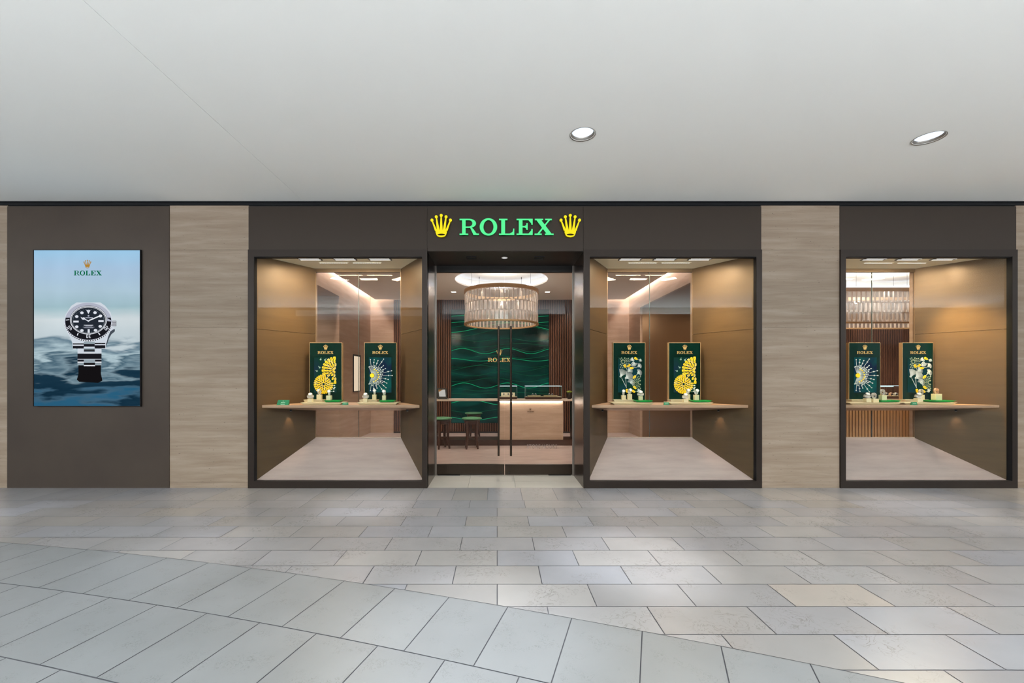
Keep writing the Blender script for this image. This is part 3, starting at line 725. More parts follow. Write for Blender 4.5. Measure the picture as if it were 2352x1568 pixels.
digit('0', 262, 565, PI+.75); digit('4', 300, 590, PI+.75); digit('2', 950, 568, PI-.75); digit('0', 918, 592, PI-.75)
ln(430, 668, 412, 712, 18, 4, False); ln(790, 660, 820, 702, 18, 4, False)
obj('watch_picture', WB, E, t, label='picture of a steel diver watch with black dial')

# ------------------------------------------------------------------ shop interior shell
DB = 2010.0; CI = 360.0
b = MB(); b.box(-1100, 2600, BD+6, DB+20, -H-4, -H); struct('floor_shop', b, M['shopfloor'])
def mass(name, bx, m):
    b = MB(); b.box(*bx); return struct(name, b, m)
# inner face of the shopfront: solid between the openings
b = MB()
b.box(-1100, 2600, BD+7, BD+16, 284, CI+60)
for x0, x1 in ((-1100, -474), (-248, rx0-10.2), (rx1+10.2, 284), (509, 874), (1086, 2600)): b.box(x0, x1, BD+7, BD+16, -H, 284)
for q in WIN: b.box(q['b'][0], q['b'][1], BD+7, BD+16, -H, -157)
b.box(rx0-10, rx1+10, BD+9, BD+16, 276, 300)
struct('wall_shopfront_inner', b, M['trav_in'])
XL, XR = -585.0, 609.0
# left wall of the main room
b = MB(); b.box(XL-10, XL, 1612, DB, -H, CI+60); b.box(XL-10, XL, BD+16, 1612, 303, CI+60); struct('wall_left', b, M['trav_in'])
b = MB(); b.box(-900, XL-10, 1612, 1622, -H, 303); b.box(-900, XL-10, BD+16, 1622, 303, 312); b.box(-910, -900, BD+16, 1622, -H, 312); struct('wall_left_alcove', b, M['trav_in'])
b = MB(); b.box(XR, XR+10, 1857, DB, -H, CI+60); b.box(XR, XR+10, BD+16, 1857, 301, CI+60); struct('wall_right', b, M['trav_in'])
b = MB(); b.box(XR+10, 850, 1857, 1867, -H, 301); b.box(XR+10, 850, BD+16, 1867, 301, 312); b.box(840, 850, BD+16, 1867, -H, 312); struct('wall_right_alcove', b, M['brownpanel'])
b = MB(); b.box(850, 862, BD+16, DB, -H, CI+60); struct('wall_partition', b, M['trav_in'])
b = MB(); b.box(2600, 2612, BD+16, DB, -H, CI+60); struct('wall_far_right', b, M['trav_in'])
b = MB(); b.box(-900, 2600, DB, DB+20, -H, CI+60); struct('wall_back', b, M['trav_in'])
# ceilings with their oval coffers
def stadium(cx, cd, L, r, n=28):
    pts = [(cx+L+r*math.cos(a), cd+r*math.sin(a)) for a in [-PI/2+PI*i/n for i in range(n+1)]]
    pts += [(cx-L+r*math.cos(a), cd+r*math.sin(a)) for a in [PI/2+PI*i/n for i in range(n+1)]]
    return pts
CC = (X_(1151.5, .625), 1600.0)
hole1 = circ(CC[0], CC[1], 170, 64); hole1b = circ(CC[0], CC[1], 186, 64)
hole2 = stadium(1400, 1634, 190, 150); hole2b = stadium(1400, 1634, 190, 166)
b = MB()
plate_hole(b, -559, 583, BD+16, DB-14, CI, CI+6, hole1)
struct('ceiling_shop', b, M['inceil'])
b = MB(); plate_hole(b, 862, 2600, BD+16, DB, CI, CI+6, hole2); struct('ceiling_side_room', b, M['inceil'])
for hl, hb in ((hole1, hole1b), (hole2, hole2b)):
    b = MB(); n = len(hl)
    for i in range(n):
        j = (i+1) % n
        b.face([(hb[i][0], hb[i][1], CI+6), (hb[j][0], hb[j][1], CI+6), (hb[j][0], hb[j][1], CI+34), (hb[i][0], hb[i][1], CI+34)])
    b.face([(x, d, CI+34) for x, d in hb])
    struct('ceiling_coffer', b, M['white'])
    b = MB()
    for i in range(n):
        j = (i+1) % n; q = lambda p, k: (lerp(p[0], hc[0], k), lerp(p[1], hc[1], k))
        hc = (sum(p[0] for p in hl)/n, sum(p[1] for p in hl)/n)
        a, c = q(hb[i], .015), q(hb[j], .015)
        b.face([(a[0], a[1], CI+8), (c[0], c[1], CI+8), (c[0], c[1], CI+16), (a[0], a[1], CI+16)])
    o = obj('coffer_light', b, M['covecool']); tag(o, 'cool white light strip hidden round the %s ceiling coffer' % ('round' if hl is hole1 else 'oval side room'), 'light strip', 'coffer light strips')
# service void lids above the wall slots
b = MB(); b.box(XL, -540, BD+16, DB, CI+40, CI+44); b.box(560, XR, BD+16, DB, CI+40, CI+44); b.box(-560, 584, DB-14, DB, CI+40, CI+44); struct('ceiling_slot', b, M['white'])
for x0, x1, lb in ((XL+3, XL+11, 'left'), (XR-11, XR-3, 'right')):
    b = MB(); b.box(x0, x1, BD+40, DB-20, CI+30, CI+33); o = obj('cove_light', b, M['cove']); tag(o, 'warm white strip light in the ceiling slot along the %s wall' % lb, 'light strip', 'wall slot strip lights')
for x0, x1, lb in ((-560, -485, 'left'), (485, 584, 'right')):
    b = MB(); b.box(x0, x1, DB-11, DB-5, CI+30, CI+33)
    o = obj('cove_light', b, M['cove']); tag(o, 'warm strip light in the ceiling slot over the back wall, %s end' % lb, 'light strip', 'wall slot strip lights')
# slatted back wall
def slats(name, x0, x1, z0, z1, gap=None, pitch=8.05):
    b = MB(); x = x0
    while x < x1:
        for za, zb in ((z0, z1),) if not (gap and gap[0] < x+pitch*.5 < gap[1]) else ((z0, gap[2]), (gap[3], z1)):
            b.box(x, x+pitch*.52, DB-8, DB-3, za, zb)
        x += pitch
    b.box(x0, x1, DB-3, DB-.5, z0, z1, 1)
    return struct(name, b, [M['slat'], M['slatback']])
slats('wall_back_slats', -476, 480, -246, CI, gap=(-213, 239, -207, 316))
slats('wall_back_slats_side', 870, 1905, -246, CI)
b = MB(); b.box(-476, 480, DB-9, DB-.5, -H, -246); struct('baseboard_back', b, M['dark'])
b = MB(); b.box(1905, 1922, DB-14, DB, -H, CI); struct('trim_4', b, M['trav_in'])
# interior lamps
for i, px in enumerate((1042, 1257.5)):
    s = .55; cx = X_(px, s); cd = 1000/s
    t = thing('interior_downlight', 'small rectangular downlight in the shop ceiling, %s of the chandelier' % ('left' if i == 0 else 'right'), 'downlight', (cx, cd, CI), 'downlights in the shop ceiling')
    b = MB(); b.box(cx-12, cx+12, cd-12, cd+12, CI-.8, CI+.5); obj('rim', b, M['inceil'], t)
    b = MB(); b.box(cx-10, cx+10, cd-10, cd+10, CI-1.2, CI-.8); obj('lamp', b, M['lampwhite'], t)
    spot('interior_beam', w((cx, cd, CI-3)), w((cx, cd+30, -H)), 95, 90, .7, NEUT, .05)
for x, d, e, a in ((-380, 1420, 90, 100), (-380, 1800, 70, 80), (400, 1420, 90, 100), (400, 1800, 60, 80), (10, 1300, 90, 100), (1150, 1400, 190, 100), (1700, 1400, 190, 100), (1700, 1800, 160, 90), (1150, 1800, 160, 90)):
    spot('interior_beam', w((x, d, CI-3)), w((x, d, -H)), e*1.9, a, .8, NEUT, .08)
spot('alcove_fill', w((730, 1500, 296)), w((730, 1857, 60)), 90, 80, .9, (1, .72, .48), .05)  # unseen spot added to brighten the brown alcove panel
spot('alcove_fill', w((-740, 1350, 298)), w((-740, 1612, 60)), 60, 80, .9, NEUT, .05)
for i, x in enumerate((-400, -300, -140, 0, 150, 330)):
    spot('wall_grazer', w((x, DB-130, CI-3)), w((x, DB, 60)), (42 if abs(x) > 200 else 16), 90, .8, NEUT, .03)
for x in (920, 1000, 1080, 1160): spot('counter_fill', w((x, 1165, CI-3)), w((x, 1206, -140)), 110, 50, .9, (1, .80, .56), .03)  # unseen spots added to brighten the counter front
for x in (1450, 1620, 1790): spot('wall_grazer', w((x, DB-130, CI-3)), w((x, DB, 60)), 42, 90, .8, NEUT, .03)

# ------------------------------------------------------------------ emerald wave panel
t = thing('wave_panel', 'large emerald glass wall panel with glowing wave lines behind the desk', 'wall panel', (13, DB-8, -205))
b = MB(); b.box(-211, 237, DB-9, DB-3.2, -205, 313.5); obj('glass_sheet', b, M['wave'], t)
b = MB(); b.box(-214, -211, DB-10, DB-3.2, -207, 316); b.box(237, 240, DB-10, DB-3.2, -207, 316); b.box(-211, 237, DB-10, DB-3.2, 313.5, 316); obj('panel_frame', b, M['slatback'], t)
b = MB(); rr = random.Random(3)
def wav(z, amp, lam, ph, x0=-210, x1=236, wd=1.0, m=0, sl=0):
    n = 44; pr = None
    for i in range(n+1):
        x = x0+(x1-x0)*i/n; zz = z+amp*math.sin(2*PI*x/lam+ph)+sl*(x-x0)
        if pr: b.prism([(pr[0], pr[1]-wd/2), (x, zz-wd/2), (x, zz+wd/2), (pr[0], pr[1]+wd/2)], DB-9.8, DB-9.0, m)
        pr = (x, zz)
for z, am_, lam, ph, wd, m in ((287, 5, 420, 2.5, 1.6, 0), (257, 5, 400, 2.8, 1.4, 0), (246, 16, 620, 1.2, 1.4, 1), (232, 22, 560, .9, 1.8, 0), (214, 24, 600, .5, 1.2, 1), (176, 7, 260, .6, 1.4, 1), (150, 9, 420, 0, 1.2, 1),
                             (132, 11, 220, .3, 1.6, 1), (124, 12, 210, .1, 1.7, 0), (98, 8, 300, 2, 1.4, 1), (84, 6, 260, .4, 1.6, 0), (60, 10, 330, 1.7, 1.2, 1), (44, 14, 360, 2.9, 1.2, 1), (20, 10, 280, 1, 1.2, 1), (-8, 9, 300, 2.0, 1.4, 1), (-34, 12, 200, .1, 1.9, 0), (-52, 7, 300, 0, 1.2, 1), (-70, 4, 380, .4, 1.6, 1),
                             (-112, 12, 300, 4.2, 2.2, 0), (-150, 8, 320, .9, 1.2, 1), (-186, 8, 260, 1.0, 1.6, 0)):
    wav(z, am_, lam, ph, wd=wd, m=m)
obj('wave_lines', b, [M['waveline'], M['waveline2']], t)
b = MB(); s = 1000/(DB-10); crown(b, X_(1139.8, s), Z_(816.5, s), 30, DB-12, DB-9); obj('crown', b, M['gold'], t)
wordmark(t, X_(1120.5, s), X_(1173, s), Z_(830.8, s), DB-12, DB-9, M['gold'])

# lit niche in the left wall
t = thing('wall_vitrine', 'narrow lit wall vitrine in the stone side wall of the shop', 'display case', (XL, 1809, -53))
b = MB(); b.box(XL, XL+4, 1767, 1851, -56, -53); b.box(XL, XL+4, 1767, 1851, 90, 97); b.box(XL, XL+4, 1764, 1767, -56, 97); b.box(XL, XL+4, 1851, 1854, -56, 97); obj('frame', b, M['dark'], t)
b = MB(); b.box(XL, XL+.8, 1767, 1851, -53, 90); obj('lit_back', b, M['niche'], t)

# ------------------------------------------------------------------ desk in the main room
d0 = 1000/.615
t = thing('reception_desk', 'long stone-topped desk with glowing travertine front seen through the doors', 'desk', (10, d0, -H))
b = MB(); b.box(-300, 300, d0, d0+100, -H, -231); obj('plinth', b, M['walnut'], t)
b = MB(); b.box(-290, 292, d0-2, d0+92, Z_(921, .615), Z_(917, .615)); obj('top', b, M['desktop'], t, bevel=.004)
b = MB(); b.box(X_(1146, .612), X_(1293.5, .612), d0+8, d0+80, -231, Z_(921, .615)-3); blk = obj('stone_front', b, M['trav_in'], t)
b = MB(); b.box(X_(1146, .612), X_(1293.5, .612), d0+10, d0+78, Z_(921, .615)-3, Z_(921, .615)); obj('light_strip_back', b, M['dark'], t)
b = MB(); b.box(X_(1147, .615), X_(1292, .615), d0+2, d0+7, Z_(921, .615)-1.4, Z_(921, .615)); obj('light_strip', b, M['led'], t)
b = MB(); crown(b, X_(1215.6, .612), Z_(942, .612), 9, d0+7, d0+8); letter_b = b
for ch in 'ROLEX': letter(letter_b, ch, X_(1211, .612), Z_(946.3, .612), 4.6, d0+7, d0+8)
obj('desk_lettering', letter_b, mat('dark_gold', lin(110, 80, 45), .4, .5), blk)
for x0, x1 in ((-290, -284), (286, 292)):
    b = MB(); b.box(x0, x1, d0+4, d0+84, -231, Z_(921, .615)); obj('end_panel', b, M['walnut'], t)
DT = Z_(917, .615)
def glass_case(x0, x1, y0, lab, trays):
    s = 1000/(d0+18); X0, X1 = X_(x0, s), X_(x1, s); zt = Z_(y0, s); da, db = d0+14, d0+58
    t = thing('glass_showcase', lab, 'display case', ((X0+X1)/2, d0+35, DT), 'glass showcases')
    b = MB(); b.hexa([(X0+1, da+1, DT), (X1-1, da+1, DT), (X1-1, db-1, DT), (X0+1, db-1, DT), (X0-3, da-2, DT+8), (X1+3, da-2, DT+8), (X1+3, db+2, DT+8), (X0-3, db+2, DT+8)]); obj('case_base', b, M['walnut'], t)
    b = MB()
    for bx in ((X0, X1, da, da+.8), (X0, X1, db-.8, db), (X0, X0+.8, da+.8, db-.8), (X1-.8, X1, da+.8, db-.8)): b.box(*bx, DT+8, zt)
    b.box(X0, X1, da, db, zt, zt+.8); obj('glass_box', b, M['glassclear'], t)
    b = MB()
    for bx in ((X0-.4, X1+.4, da-.5, da+.6), (X0-.4, X1+.4, db-.6, db+.5)): b = MB(); b.box(*bx, zt, zt+1.8); obj('bright_edge', b, M['caseglow'], t)
    for xx in (X0, X1):
        for dd in (da, db): b = MB(); b.box(xx-.4, xx+.4, dd-.4, dd+.4, DT+8, zt); obj('glass_edge', b, M['caseedge'], t)
    b = MB(); b.box(X0, X1, da, db, DT+8, DT+9.4); obj('case_floor', b, M['tray'], t)
    return t, X0, X1, da, DT+9.4
tc1, cx0, cx1, cda, cz = glass_case(1147.5, 1187.5, 887, 'small glass showcase on the desk between the door handles', 0)
def mini_watch(x, d, z, r, lab, m='steel', tilt=0):
    t = thing('wristwatch', lab, 'watch', (x, d, z), 'watches in the glass showcases')
    b = MB(); n = 16
    ring(b, (x, d, z+r), r*.8, r, r*.8, 'x'); obj('bracelet', b, M[m], t)
    b = MB(); b.lathe((x, d-r*.9, z+r*1.1), [(.01, -r*.35), (r*.85, -r*.3), (r*.9, r*.2)], 14, axis='y'); c = obj('watch_case', b, M[m], t)
    b = MB(); b.lathe((x, d-r*.9-r*.37, z+r*1.1), [(.01, 0), (r*.6, 0)], 14, axis='y'); obj('watch_dial', b, M['dialdark'], c)
    return t
def ring(b, c, ra, rb, wd, axis, n=22, th=.7, m=0):
    """bracelet band: elliptical loop, band width along the named axis, made of links"""
    def P(a, rr, o):
        ca_, sa = math.cos(a), math.sin(a)
        if axis == 'x': return (c[0]+o, c[1]+(ra+rr)*ca_, c[2]+(rb+rr)*sa)
        if axis == 'z': return (c[0]+(ra+rr)*ca_, c[1]+(rb+rr)*sa, c[2]+o)
        return (c[0]+(ra+rr)*ca_, c[1]+o, c[2]+(rb+rr)*sa)
    for i in range(n):
        a0, a1 = 2*PI*i/n, 2*PI*(i+.9)/n
        vs = [P(a0, 0, -wd/2), P(a1, 0, -wd/2), P(a1, 0, wd/2), P(a0, 0, wd/2), P(a0, th, -wd/2), P(a1, th, -wd/2), P(a1, th, wd/2), P(a0, th, wd/2)]
        b.hexa(vs, m)
# slanted cushion with three watches
tcs = thing('watch_cushion', 'slanted white cushion inside the small showcase', 'cushion', ((cx0+cx1)/2, cda+22, cz))
b = MB(); b.hexa([(cx0+6, cda+8, cz), (cx1-7, cda+8, cz), (cx1-7, cda+30, cz), (cx0+6, cda+30, cz), (cx0+6, cda+9, cz+2), (cx1-7, cda+9, cz+2), (cx1-7, cda+30, cz+15), (cx0+6, cda+30, cz+15)]); obj('cushion', b, M['tray'], tcs)
for k_, fx in enumerate((.25, .5, .72)):
    mini_watch(lerp(cx0, cx1, fx), cda+14, cz+6, 3.4, 'steel wristwatch %s on the slanted cushion in the small showcase' % ('at left', 'in the middle', 'at right')[k_])
tc2, cx0, cx1, cda, cz = glass_case(1207, 1289.5, 887, 'wide glass showcase on the desk beside the potted plant', 0)
for k_, (fa, fb) in enumerate(((.06, .43), (.52, .90))):
    xa, xb = lerp(cx0, cx1, fa), lerp(cx0, cx1, fb)
    tt_ = thing('display_tray', 'grey-beige tray %s in the wide showcase' % ('at left', 'at right')[k_], 'tray', ((xa+xb)/2, cda+22, cz), 'trays in the wide showcase')
    b = MB(); b.hexa([(xa+5, cda+12, cz), (xb-5, cda+12, cz), (xb-5, cda+34, cz), (xa+5, cda+34, cz), (xa, cda+8, cz+4), (xb, cda+8, cz+4), (xb, cda+36, cz+4), (xa, cda+36, cz+4)]); obj('tray_body', b, M['tray'], tt_)
    for j in range(2):
        mini_watch(lerp(xa, xb, .40+.22*j), cda+18, cz+4, 3.6, 'steel wristwatch, %s one on the %s tray of the wide showcase' % (('left', 'right')[j], ('left', 'right')[k_]))
# tablet stand
s = .615; tx0, tx1 = X_(1004, s), X_(1027, s)
t = thing('tablet_stand', 'dark framed tablet leaning on the desk at its left end', 'tablet', ((tx0+tx1)/2, d0+20, DT))
b = MB(); hh = 41; b.hexa([(tx0, d0+10, DT), (tx1, d0+10, DT), (tx1, d0+13, DT), (tx0, d0+13, DT), (tx0-3, d0+22, DT+hh), (tx1-5, d0+22, DT+hh), (tx1-5, d0+25, DT+hh), (tx0-3, d0+25, DT+hh)]); obj('tablet_case', b, M['dark'], t)
b = MB()
def tp(u, v): return (lerp(lerp(tx0, tx1, u), lerp(tx0-3, tx1-5, u), v), lerp(d0+10, d0+22, v)-.4, DT+hh*v)
b.face([tp(.2, .25), tp(.86, .25), tp(.84, .88), tp(.14, .88)]); obj('screen', b, emis('tablet_screen', lin(198, 192, 186), .9), t)
b = MB(); b.face([(p[0], p[1]-.2, p[2]) for p in (tp(.14, .66), tp(.60, .88), tp(.14, .88))]); obj('screen_image', b, emis('tablet_image', lin(160, 110, 60), .8), t)
b = MB(); b.box(tx0-2, tx1+3, d0+6, d0+30, DT, DT+2); b.hexa([(tx0+8, d0+24, DT+2), (tx1-8, d0+24, DT+2), (tx1-8, d0+30, DT+2), (tx0+8, d0+30, DT+2), (tx0+8, d0+18, DT+24), (tx1-8, d0+18, DT+24), (tx1-8, d0+20, DT+24), (tx0+8, d0+20, DT+24)]); obj('foot', b, M['dark'], t)
# potted plant
px_, pd_ = X_(1310, s), d0+24
t = thing('potted_plant', 'pale green succulent in a dark round pot at the right end of the desk', 'plant', (px_, pd_, DT))
b = MB(); b.lathe((px_, pd_, DT), [(.01, 0), (6, 0), (9.5, 7), (10.5, 14), (9, 22), (7.5, 25), (6.5, 24), (.01, 22)], 24); obj('pot', b, M['pot'], t)
b = MB()
for i in range(26):
    a = i*2.4; r = 2+7*math.sqrt(i/26); el = 1.2-r*.09
    c0 = Vector((px_+.4*r*math.cos(a), pd_+.4*r*math.sin(a), DT+24)); c1 = Vector((px_+1.35*r*math.cos(a), pd_+1.35*r*math.sin(a), DT+27+6*el))
    b.tube(c0, (c0+c1)/2, .8, 2.2, 7); b.tube((c0+c1)/2, c1, 2.2, .3, 7)
obj('leaves', b, M['leaf'], t)

# ------------------------------------------------------------------ stools
def stool(cx, cd, lab, rot=0.0):
    t = thing('stool', lab, 'stool', (cx, cd, -H), 'round green stools at the desk')
    zt = -H+112
    b = MB(); b.lathe((cx, cd, zt), [(.01, 0), (24, -.3), (33, -1.4), (36.5, -3.6), (36, -6), (30, -8), (.01, -8.5)], 36); obj('seat', b, M['seat'], t)
    b = MB(); b.lathe((cx, cd, zt-8), [(.01, 0), (30, 0), (27, -9), (24, -16), (.01, -16)], 32); obj('seat_frame', b, M['walnut'], t)
    lg = []
    for k_ in range(4):
        a = rot+PI/4+k_*PI/2; u, v = math.cos(a), math.sin(a)
        b = MB(); b.tube((cx+25*u, cd+25*v, zt-12), (cx+22*u, cd+22*v, -H+46), 6.4, 5.0, 12); b.tube((cx+22*u, cd+22*v, -H+46), (cx+29*u, cd+29*v, -H), 5.0, 3.2, 12); obj('leg', b, M['walnut'], t)
        lg.append((cx+22.5*u, cd+22.5*v, -H+40))
    b = MB()
    for k_ in (0, 1): b.tube(lg[k_], lg[k_+2], 2.0, n=8)
    obj('stretcher', b, M['walnut'], t)
stool(X_(1084, 1/1.57), 1562, 'round green-topped walnut stool in front of the desk, the one seen whole', .12)
stool(X_(1016, 1/1.57), 1562, 'round green-topped walnut stool cut by the left edge of the doorway', .5)
stool(X_(1088, 1/1.79), 1790, 'green-topped stool behind the desk, partly hidden by the front stool', .3)

# ------------------------------------------------------------------ chandeliers
def chandelier(outline, zb, zt, lab, nvis, cx, cd, wires):
    t = thing('chandelier', lab, 'chandelier', (cx, cd, zt), 'glass plate chandeliers')
    n = len(outline)
    def off(k_):                      # outline moved inward by k_ units
        out = []
        for i in range(n):
            a, c = outline[i-1], outline[(i+1) % n]; tx, ty = c[0]-a[0], c[1]-a[1]; L_ = math.hypot(tx, ty) or 1
            nx, ny = -ty/L_, tx/L_
            out.append((outline[i][0]+nx*k_, outline[i][1]+ny*k_))
        return out
    def band(z0, z1, k0, k1, m, nm):
        b = MB(); A = off(k0); B = off(k1)
        for i in range(n):
            j = (i+1) % n
            b.hexa([(A[i][0], A[i][1], z0), (A[j][0], A[j][1], z0), (B[j][0], B[j][1], z0), (B[i][0], B[i][1], z0), (A[i][0], A[i][1], z1), (A[j][0], A[j][1], z1), (B[j][0], B[j][1], z1), (B[i][0], B[i][1], z1)])
        return obj(nm, b, m, t)
    band(zt-12, zt, 0, 9, M['brass'], 'top_ring'); band(zb, zb+5, 0, 11, M['brass'], 'bottom_ring')
    # plates: walk along the outline at equal pitch, three tiers
    per = [math.hypot(outline[(i+1) % n][0]-outline[i][0], outline[(i+1) % n][1]-outline[i][1]) for i in range(n)]
    Ltot = sum(per); cnt = int(round(Ltot/16.4)); pitch = Ltot/cnt
    def at(sv):
        sv %= Ltot
        for i in range(n):
            if sv <= per[i]:
                q = sv/per[i]; a, c = outline[i], outline[(i+1) % n]
                return (lerp(a[0], c[0], q), lerp(a[1], c[1], q)), ((c[0]-a[0])/per[i], (c[1]-a[1])/per[i])
            sv -= per[i]
        return outline[0], (1, 0)
    hgt = (zt-12-zb-5)
    pl = []
    for ti in range(3):
        z1 = zt-13-ti*hgt*.335; z0 = z1-hgt*.375
        if ti == 2: z0 = zb+4
        ins = 3.2+1.6*(ti % 2)
        for k_ in range(cnt):
            (x, d), (tx, ty) = at((k_+.5*(ti % 2))*pitch)
            pl.append((d, x-ty*0, tx, ty, z0, z1, ins))
    pl.sort(key=lambda q: q[0])
    rest = MB(); dots = MB()
    for i, (d, x, tx, ty, z0, z1, ins) in enumerate(pl):
        nx, ny = -ty, tx; wd = pitch*.44
        cx_, cd_ = x+nx*ins, d+ny*ins
        e = 1.3; A = (cx_-tx*wd, cd_-ty*wd); B = (cx_+tx*wd, cd_+ty*wd)
        vs = [(A[0], A[1], z0), (B[0], B[1], z0), (B[0]+nx*e, B[1]+ny*e, z0), (A[0]+nx*e, A[1]+ny*e, z0), (A[0], A[1], z1), (B[0], B[1], z1), (B[0]+nx*e, B[1]+ny*e, z1), (A[0]+nx*e, A[1]+ny*e, z1)]
        b = MB() if i < nvis else rest
        b.hexa(vs)
        for (ax, ad), sg in ((A, 1), (B, -1)):
            ex, ed = ax+tx*1.5*sg, ad+ty*1.5*sg; o_ = -.6; e2 = e+.5
            q0, q1 = (ax, ad), (ex, ed)
            if sg < 0: q0, q1 = q1, q0
            b.hexa([(q0[0]+nx*o_, q0[1]+ny*o_, z0), (q1[0]+nx*o_, q1[1]+ny*o_, z0), (q1[0]+nx*e2, q1[1]+ny*e2, z0), (q0[0]+nx*e2, q0[1]+ny*e2, z0),
                    (q0[0]+nx*o_, q0[1]+ny*o_, z1), (q1[0]+nx*o_, q1[1]+ny*o_, z1), (q1[0]+nx*e2, q1[1]+ny*e2, z1), (q0[0]+nx*e2, q0[1]+ny*e2, z1)], 1)
        for za in (z0, z1-1.1):
            b.hexa([(p[0], p[1], za) for p in ((A[0]-nx*.4, A[1]-ny*.4), (B[0]-nx*.4, B[1]-ny*.4), (B[0]+nx*1.6, B[1]+ny*1.6), (A[0]+nx*1.6, A[1]+ny*1.6))]+[(p[0], p[1], za+1.1) for p in ((A[0]-nx*.4, A[1]-ny*.4), (B[0]-nx*.4, B[1]-ny*.4), (B[0]+nx*1.6, B[1]+ny*1.6), (A[0]+nx*1.6, A[1]+ny*1.6))], 1)
        if i < nvis: obj('glass_plate', b, [M['crystal'], M['crystalglint']], t)
    obj('glass_plates', rest, [M['crystal'], M['crystalglint']], t, kind='stuff')
    A = off(7); step = max(1, n//40)
    for i in range(0, n, step): dots.ball((A[i][0], A[i][1], zt-14), 1.7, 5)
    obj('bulbs', dots, M['lampwhite'], t)
    b = MB()
    for (x, d) in wires:
        b.tube((x, d, zt), (x, d, CI+34), .35, n=6); b.tube((x, d, CI+26), (x, d, CI+34), 1.2, n=8)
    obj('suspension_cables', b, M['dark'], t)
R_ = 137
out1 = circ(CC[0], CC[1], R_, 72)
chandelier(out1, 194, 320, 'round chandelier of clear glass plates with brass rings above the entrance desk', 99, CC[0], CC[1],
           [(CC[0]+R_*.93*math.cos(a), CC[1]+R_*.93*math.sin(a)) for a in (-.65, .9, 2.3, 3.75)])
out2 = stadium(1400, 1634, 190, 98, 24)
chandelier(out2, 194, 320, 'long chandelier of clear glass plates seen through the right window', 99, 1400, 1634,
           [(1270, 1540), (1300, 1728), (1450, 1540), (1385, 1728), (1420, 1560)])
for ol in (out1, out2):
    cc_ = (sum(p[0] for p in ol)/len(ol), sum(p[1] for p in ol)/len(ol))
    for i in range(0, len(ol), len(ol)//12):
        p = (lerp(ol[i][0], cc_[0], .05), lerp(ol[i][1], cc_[1], .05)); p2 = (lerp(ol[i][0], cc_[0], .02), lerp(ol[i][1], cc_[1], .02))
        spot('chandelier_bulb', w((p[0], p[1], 303)), w((p2[0], p2[1], 190)), 7, 60, .8, (1, .86, .72), .012)

for cx_, cd_ in (CC, (1300, 1634), (1500, 1634)): point('shop_ceiling_fill', w((cx_, cd_, 322)), 24, (1, .92, .86), .06)  # point lights added over the chandeliers to brighten the shop ceiling

# ------------------------------------------------------------------ reeded counter in the side room, with its showcase
s = .829; dd = 1000/s; t = thing('reeded_counter', 'pale reeded oak counter behind the right window', 'counter', (1060, dd, -H))
b = MB(); x = 890.0
while x < 1390: b.box(x, x+5.2, dd, dd+3, -H+4, -62); x += 8.7
b.box(888, 1392, dd+3, dd+60, -H, -62, 1); obj('counter_body', b, [M['slatlight'], mat('reed_groove', lin(120, 86, 56), .5)], t)
b = MB(); b.box(884, 1396, dd-2, dd+64, -62, -58); obj('counter_top', b, M['desktop'], t)
sx0, sx1 = X_(2000, s), X_(2085, s)
t = thing('glass_showcase', 'glass showcase on the reeded counter, seen between two green panels', 'display case', ((sx0+sx1)/2, dd+20, -58), 'glass showcases')
b = MB()
for bx in ((sx0, sx1, dd+8, dd+9), (sx0, sx1, dd+44, dd+45), (sx0, sx0+1, dd+9, dd+44), (sx1-1, sx1, dd+9, dd+44)): b.box(*bx, -52, Z_(886, s))
obj('glass_box', b, M['glassclear'], t)
for bx in ((sx0, sx1, dd+7.6, dd+9, Z_(886, s), Z_(886, s)+1.2), (X_(2047, s), sx1, dd+43, dd+45, Z_(888, s)-1, Z_(888, s)+1)):
    b = MB(); b.box(*bx); obj('glass_edge', b, M['caseglow'], t)
b = MB(); b.box(sx0-2, sx1+2, dd+6, dd+47, -58, -52); obj('case_base', b, M['walnut'], t)
b = MB(); b.box(sx0+3, sx1-3, dd+12, dd+40, -52, -49.5); obj('case_floor', b, M['tray'], t)
for k_ in range(5):
    mini_watch(lerp(sx0, sx1, .3+.13*k_), dd+18, -49.5, 4.2, '%s watch in the showcase on the reeded counter, %s of five' % ('rose gold' if k_ % 2 else 'steel', ('first', 'second', 'middle', 'fourth', 'last')[k_]), 'rose' if k_ % 2 else 'steel')['group'] = 'watches on the reeded counter'

# ------------------------------------------------------------------ green display panels
PS = .9138; PDp = 1000/PS
Q = 8.7125*1.0
M['screenA'] = emis('screen_dim_a', lin(30, 66, 58), .75); M['screenB'] = emis('screen_dim_b', lin(28, 52, 68), .8); M['screenC'] = emis('screen_dim_c', lin(24, 62, 54), .8)
for k_, c1, c2 in (('screenA', lin(34, 60, 74), lin(22, 72, 48)), ('screenB', lin(26, 44, 70), lin(20, 92, 86)), ('screenC', lin(22, 66, 74), lin(22, 62, 40))):
    m = M[k_]; nt = m.node_tree; tc = nt.nodes.new('ShaderNodeTexCoord'); no = nt.nodes.new('ShaderNodeTexNoise'); no.inputs['Scale'].default_value = 2.2
    cr = nt.nodes.new('ShaderNodeValToRGB'); cr.color_ramp.elements[0].position = .38; cr.color_ramp.elements[0].color = c1; cr.color_ramp.elements[1].position = .62; cr.color_ramp.elements[1].color = c2
    nt.links.new(tc.outputs['Generated'], no.inputs['Vector']); nt.links.new(no.outputs['Fac'], cr.inputs[0]); nt.links.new(cr.outputs[0], nt.nodes['Emission'].inputs[0])
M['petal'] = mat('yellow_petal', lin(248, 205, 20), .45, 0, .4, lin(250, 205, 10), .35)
M['petal2'] = mat('pale_petal', lin(238, 212, 120), .45, 0, .4, lin(240, 214, 110), .25)
